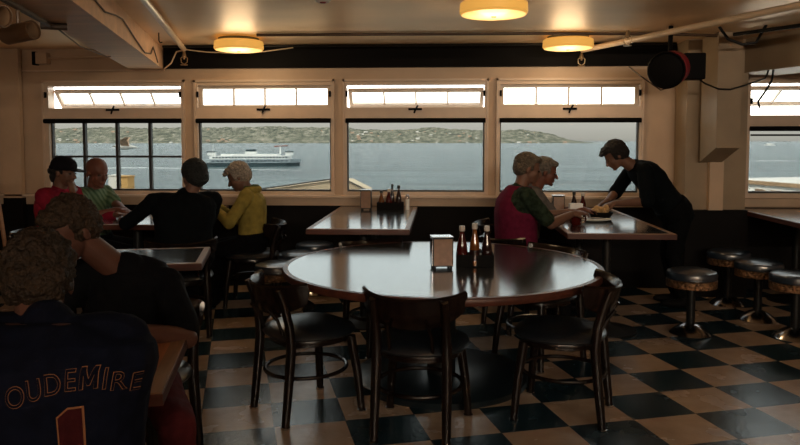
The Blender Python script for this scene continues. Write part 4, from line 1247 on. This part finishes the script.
H_grey = hairmat('grey_hair', (0.13, 0.115, 0.10)); H_white = hairmat('white_hair', (0.30, 0.26, 0.22)); H_dark = hairmat('dark_hair', (0.014, 0.012, 0.012))
H_brown = hairmat('brown_hair', (0.022, 0.012, 0.006)); H_brown2 = hairmat('sandy_brown_hair', (0.030, 0.017, 0.009)); H_greyd = hairmat('dark_grey_hair', (0.018, 0.020, 0.020))
dk_tr = cloth('dark_trousers', (0.004, 0.004, 0.005)); blk = cloth('black_fabric', (0.003, 0.0035, 0.004))

# woman in black cap and red top
def cap_extra(root, H, Q, he, sho, d):
    c = MB(); he(c, (-.012, 0, .052), (.112, .094, .082)); he(c, (-.03, 0, .02), (.105, .094, .06))
    def cut(bm):
        for v in bm.verts:
            lo = v.co - H(0, 0, 0); z = lo.dot(d['u'])
            if z < .018: v.co += d['u'] * (.018 - z)
    cp = c.remeshed('cap', cloth('black_cap_cloth', (0.008, 0.007, 0.009)), root, voxel=.006, post=cut)
    b = MB()
    b.ell(H(.125, 0, .030), (.065, .070, .006), Q @ Matrix.Rotation(0.12, 3, 'Y'), 3)
    b.build('cap_visor', M['black'], cp, smooth='full')
y = R(-8)
P = (-3.24, 5.72, .585)
person('woman in a black cap and red top, chin on her hand', P, (-3.20, 5.70, 1.10), y, (-3.145, 5.69, 1.245), R(-12), R(-8),
       {'L': ((-2.80, 5.86, .865), (0, .3, -1), (.9, -.2, .1), (0, 0, -1), .3), 'R': ((-3.02, 5.585, 1.07), (.9, -.3, -1), (-.2, .3, .9), (-1, .5, .2), 1.0)},
       seated_legs(P, y), cloth('crimson_cloth', (0.20, 0.012, 0.028)), dk_tr, SK1, H_dark, hairstyle='bun', sleeve='long', extras=cap_extra, wide=1.05)

# bald man in green checked shirt
plaid = bpy.data.materials.new('green_striped_cloth'); plaid.use_nodes = True
t = plaid.node_tree; b = t.nodes['Principled BSDF']; b.inputs['Roughness'].default_value = .85
wv = t.nodes.new('ShaderNodeTexWave'); wv.inputs['Scale'].default_value = 9; wv.inputs['Distortion'].default_value = 2.5; wv.bands_direction = 'DIAGONAL'
tcn = t.nodes.new('ShaderNodeTexCoord'); t.links.new(tcn.outputs['Object'], wv.inputs['Vector'])
r_ = t.nodes.new('ShaderNodeValToRGB'); r_.color_ramp.elements[0].color = (0.03, 0.075, 0.03, 1); r_.color_ramp.elements[1].color = (0.11, 0.17, 0.10, 1)
t.links.new(wv.outputs['Fac'], r_.inputs[0]); t.links.new(r_.outputs[0], b.inputs['Base Color'])
P = (-3.22, 6.28, .585); y = R(-5)
person('bald man in a green striped shirt, hands clasped on the table', P, (-3.16, 6.20, 1.07), y, (-3.10, 6.16, 1.22), R(-32), R(-12),
       {'L': ((-2.80, 6.02, .90), (0, .6, -1), (.7, -.7, -.05), (0, -.3, -1), .5), 'R': ((-2.82, 5.93, .90), (0, -1, -1), (.9, -.2, -.05), (0, .3, -1), .5)},
       seated_legs(P, y), plaid, dk_tr, SK2, None, hairstyle='none', sleeve='short', wide=1.12, hs=1.14)

# diner in black, back to us
P = (-1.98, 5.26, .585); y = R(120)
person('diner in black seen from behind, reaching over the left window table', P, (-2.00, 5.36, 1.085), y, (-1.945, 5.42, 1.225), R(140), R(-8),
       {'L': ((-2.47, 5.50, .885), (-.6, -.6, -.6), (-1, .15, .0), (0, 0, -1), .4), 'R': ((-2.12, 5.78, .875), (.8, .2, -1), (-.6, .6, 0), (0, 0, -1), .4)},
       seated_legs(P, R(120), reach=.38), cloth('black_jacket_cloth', (0.003, 0.004, 0.005)), dk_tr, SK1, H_greyd, hairstyle='thick', sleeve='long', wide=1.28, hs=1.04)

# white-haired diner in yellow rain jacket
def hood(root, H, Q, he, sho, d):
    c = MB()
    for k in range(9):
        a = PI * 0.5 + PI * (k / 8 - 0.0)
        p = d['N'] + d['front'] * (.085 * math.cos(a)) + d['lf'] * (.105 * math.sin(a)) + V((0, 0, .005))
        c.ell(p, (.042, .042, .036), None, 2)
    c.remeshed('hood', shirt_y, root, voxel=.008)
    cc = MB().tube([d['N'] + d['front'] * .09 * math.cos(a) + d['lf'] * .08 * math.sin(a) + V((0, 0, .035)) for a in [PI * (.4 + 1.2 * k / 12) for k in range(13)]], .014, seg=8)
    cc.build('collar', cloth('olive_collar', (0.06, 0.08, 0.03)), root, smooth=True)
shirt_y = cloth('mustard_jacket_cloth', (0.24, 0.185, 0.045), 16, .25)
P = (-1.73, 6.36, .585); y = R(188)
person('white-haired diner in a mustard yellow jacket looking down', P, (-1.77, 6.36, 1.045), y, (-1.86, 6.345, 1.175), R(190), R(-30),
       {'L': ((-2.04, 6.18, .90), (.2, -.8, -1), (-.9, .2, -.05), (0, 0, -1), .6), 'R': ((-2.06, 6.36, .90), (.3, .8, -1), (-.9, -.1, 0), (0, 0, -1), .6)},
       seated_legs(P, y, reach=.40), shirt_y, dk_tr, SK1, H_white, hairstyle='thick', sleeve='long', wide=1.0, extras=hood)

# man in maroon vest
vestm = cloth('maroon_vest_cloth', (0.10, 0.009, 0.028)); grn = cloth('dark_green_check', (0.018, 0.028, 0.018), 30, .6)
P = (.60, 5.60, .60); y = R(12)
def vest(root, H, Q, he, sho, d):
    v = MB(); secs = []
    for t, rx, ry, bu in ((-.06, .185, .145, 0), (.2, .182, .150, 0), (.42, .182, .150, -.012), (.62, .192, .150, -.02), (.80, .180, .140, -.02), (.90, .150, .122, -.012), (.97, .11, .10, -.006), (1.03, .078, .078, 0)):
        secs.append((d['P'] + d['ax'] * d['L'] * t + d['front'] * bu, d['lf'], d['front'], rx + .012, ry + .012))
    v.loft(secs)
    v.remeshed('vest', vestm, root, voxel=.008)
person('man in a maroon vest over a dark green shirt, eating', P, (.63, 5.60, 1.13), y, (.695, 5.60, 1.285), R(0), R(-14),
       {'L': ((1.02, 5.74, .925), (-.2, .5, -1), (.95, .1, .15), (0, -.3, -1), .6), 'R': ((1.04, 5.58, .925), (-.1, -.6, -1), (.95, .1, .15), (0, .3, -1), .6)},
       seated_legs(P, y), grn, dk_tr, SK1, hairmat('cropped_grey_brown_hair', (0.085, 0.070, 0.055)), hairstyle='short', sleeve='short', wide=1.08, extras=vest)

# grey-haired man beside him
P = (.74, 6.28, .585); y = R(0)
person('grey-haired man mostly hidden behind the maroon vest', P, (.83, 6.25, 1.085), y, (.925, 6.22, 1.235), R(-4), R(-15),
       {'L': ((1.22, 6.30, .905), (0, .6, -1), (.9, -.1, 0), (0, 0, -1), .6), 'R': ((1.22, 6.10, .905), (0, -.4, -1), (.9, .2, 0), (0, 0, -1), .6)},
       seated_legs(P, y), cloth('pale_shirt_cloth', (0.10, 0.09, 0.085)), dk_tr, SK2, H_grey, hairstyle='short', sleeve='short')

# waiter bending over the table
P = (2.13, 6.47, .86); y = R(182)
person('waiter in black bending over the table from the right', P, (1.745, 6.42, 1.285), y, (1.565, 6.39, 1.375), R(183), R(-38),
       {'L': ((1.545, 6.22, .955), (.6, -.6, -.6), (-1, .1, -.15), (0, .3, -1), .7), 'R': ((1.53, 6.50, .95), (.2, .9, -.2), (-.8, -.3, -.3), (0, -.3, -1), .7)},
       {'L': ((2.10, 6.37, .47), (2.19, 6.36, .085), (-1, 0, 0)), 'R': ((2.10, 6.57, .47), (2.19, 6.58, .085), (-1, 0, 0))},
       cloth('waiter_black_cloth', (0.003, 0.0045, 0.006)), blk, SK1, H_dark, hairstyle='thick', sleeve='half', wide=1.05, hs=1.0)

# the diner in the jersey, nearest the camera, back to us
jersey = cloth('navy_jersey_cloth', (0.003, 0.004, 0.010), 25, .25)
ORA = mat('orange_lettering', (0.20, 0.085, 0.04), 0.9, nscale=30, namt=.1, spec=.05); INN = mat('lettering_infill', (0.004, 0.004, 0.009), 0.9, spec=.05, nscale=30); REDN = mat('number_infill', (0.035, 0.006, 0.007), 0.9, spec=.05, nscale=30)
def glyphs(name, items, m, off, lift, parent, bvh):
    bm = bmesh.new()
    for ch, x, z, size, rot in items:
        if ch in '1M':
            if ch == '1': P1 = [(-.17, .48), (-.03, .60), (.14, .60), (.14, -.36), (.24, -.36), (.24, -.5), (-.16, -.5), (-.16, -.36), (-.06, -.36), (-.06, .40), (-.17, .32)]; kx = .95
            else: P1 = [(-.36, -.36), (-.36, .36), (-.17, .36), (0, -.02), (.17, .36), (.36, .36), (.36, -.36), (.21, -.36), (.21, .10), (.06, -.24), (-.06, -.24), (-.21, .10), (-.21, -.36)]; kx = .72
            k_ = off * 1.0; n_ = len(P1); Q1 = []
            area = sum(P1[q][0] * P1[(q + 1) % n_][1] - P1[(q + 1) % n_][0] * P1[q][1] for q in range(n_))
            sg = 1 if area > 0 else -1
            for q in range(n_):
                a0, a1, a2 = V(P1[q - 1]), V(P1[q]), V(P1[(q + 1) % n_])
                e0 = (a1 - a0).normalized(); e1 = (a2 - a1).normalized()
                n0 = V((e0.y, -e0.x)) * sg; n1 = V((e1.y, -e1.x)) * sg
                m_ = (n0 + n1).normalized(); m_ = m_ / max(.45, m_.dot(n0))
                Q1.append(a1 + m_ * k_)
            b = bmesh.new()
            fc = [b.faces.new([b.verts.new((p.x * kx * size, 0, p.y * size)) for p in Q1])]
            tt = bmesh.ops.triangulate(b, faces=fc)
            bmesh.ops.subdivide_edges(b, edges=b.edges[:], cuts=4, use_grid_fill=True)
            mp_ = {}
            for v in b.verts:
                wx = x + v.co.x * math.cos(rot) - v.co.z * math.sin(rot); wz = z + v.co.x * math.sin(rot) + v.co.z * math.cos(rot)
                hit = bvh.ray_cast(V((wx, 0.8, wz)), V((0, 1, 0)))
                mp_[v] = bm.verts.new(V((wx, hit[0].y - lift if hit[0] else 1.55, wz)))
            for fc in b.faces: bm.faces.new([mp_[v] for v in fc.verts])
            b.free()
            continue
        cu = bpy.data.curves.new('g', 'FONT'); cu.body = ch; cu.size = size; cu.align_x = 'CENTER'; cu.offset = off * size; cu.resolution_u = 4
        o = bpy.data.objects.new('g', cu); col.objects.link(o); bpy.context.view_layer.update()
        me = bpy.data.meshes.new_from_object(o.evaluated_get(bpy.context.evaluated_depsgraph_get()))
        b = bmesh.new(); b.from_mesh(me); bpy.data.meshes.remove(me); bpy.data.objects.remove(o); bpy.data.curves.remove(cu)
        bmesh.ops.triangulate(b, faces=b.faces)
        bmesh.ops.subdivide_edges(b, edges=[e for e in b.edges if e.calc_length() > size * .12], cuts=3, use_grid_fill=True)
        bmesh.ops.triangulate(b, faces=b.faces)
        mp_ = {}
        sx = .80 if x < -.735 else .62
        for v in b.verts:
            lx, lz = v.co.x * sx, v.co.y - size * .35
            wx = x + lx * math.cos(rot) - lz * math.sin(rot); wz = z + lx * math.sin(rot) + lz * math.cos(rot)
            hit = bvh.ray_cast(V((wx, 0.8, wz)), V((0, 1, 0)))
            yy_ = hit[0].y if hit[0] else 1.55
            nn = hit[1] if hit[0] else V((0, -1, 0))
            if nn.y > 0: nn = -nn
            mp_[v] = bm.verts.new(V((wx, yy_, wz)) + nn * lift)
        for fc in b.faces: bm.faces.new([mp_[v] for v in fc.verts])
        b.free()
    k = MB.__new__(MB); k.bm = bm
    return k.build(name, m, parent)
def letters(root, H, Q, he, sho, d):
    bvh = BVHTree.FromPolygons([v.co.copy() for v in sho.data.vertices], [tuple(p.vertices) for p in sho.data.polygons])
    pos = [('S', -1.085, .898), ('T', -1.016, .916), ('O', -.962, .933), ('U', -.916, .948), ('D', -.870, .960), ('E', -.828, .967), ('M', -.785, .968), ('I', -.751, .962), ('R', -.725, .952), ('E', -.699, .940)]
    it = []
    for ch, x, z in pos:
        it.append((ch, x - .012 + .035 * max(0, (-x - .72)) / .25, z, .066 if x < -.74 else .060, -(x + .80) * 1.9))
    glyphs('lettering', it, ORA, .013, .0015, sho, bvh); glyphs('inner_lettering', it, INN, -.006, .003, sho, bvh)
    one = [('1', -.822, .805, .165, 0)]
    glyphs('number', one, ORA, .02, .0015, sho, bvh); glyphs('inner_number', one, REDN, -.004, .003, sho, bvh)
P = (-.985, 1.60, .60); y = R(93)
person('diner nearest the camera, back turned, in a dark lettered number 1 jersey', P, (-.97, 1.66, 1.055), y, (-1.045, 1.75, 1.135), R(115), R(-26),
       {'L': ((-1.32, 2.12, .79), (-1, -.3, -.5), None, (0, 0, -1), .3), 'R': ((-1.04, 2.04, .79), (.0, -.3, -1), (-.6, .8, 0), (0, 0, -1), .3)},
       seated_legs(P, y, spread=.11, kz=.50), jersey, dk_tr, SK3, H_brown, voxel=.006, hairstyle='curly', sleeve='short', wide=1.52, chest=.97, hs=1.0, extras=letters, shw=.185)

# the diner facing us across that table
P = (-1.40, 2.98, .60); y = R(-82)
lg = seated_legs(P, y, spread=.12, kz=.52)
lg['L'] = (V((-.925, 2.36, .50)), V((-.95, 2.46, .085)), V((.3, -1, 0)))
def shorts(root, H, Q, he, sho, d): pass
person('diner in a black shirt facing us, elbow on the corner of the table', P, (-1.29, 2.80, .99), y, (-1.455, 2.66, 1.15), R(-112), R(-28),
       {'L': ((-1.16, 2.50, .80), (1, .3, -.8), (-1, -.35, 0), (0, 0, -1), .3), 'R': ((-1.42, 2.48, .80), (-1, .2, -.6), None, (0, 0, -1), .4)},
       lg, cloth('charcoal_tee_cloth', (0.004, 0.004, 0.005)), cloth('dark_red_shorts_cloth', (0.06, 0.010, 0.012)), SK3, H_brown2, voxel=.006, hairstyle='curly', sleeve='short', wide=1.02, chest=.86, hs=1.02, shw=.160, drop={'L': .045})
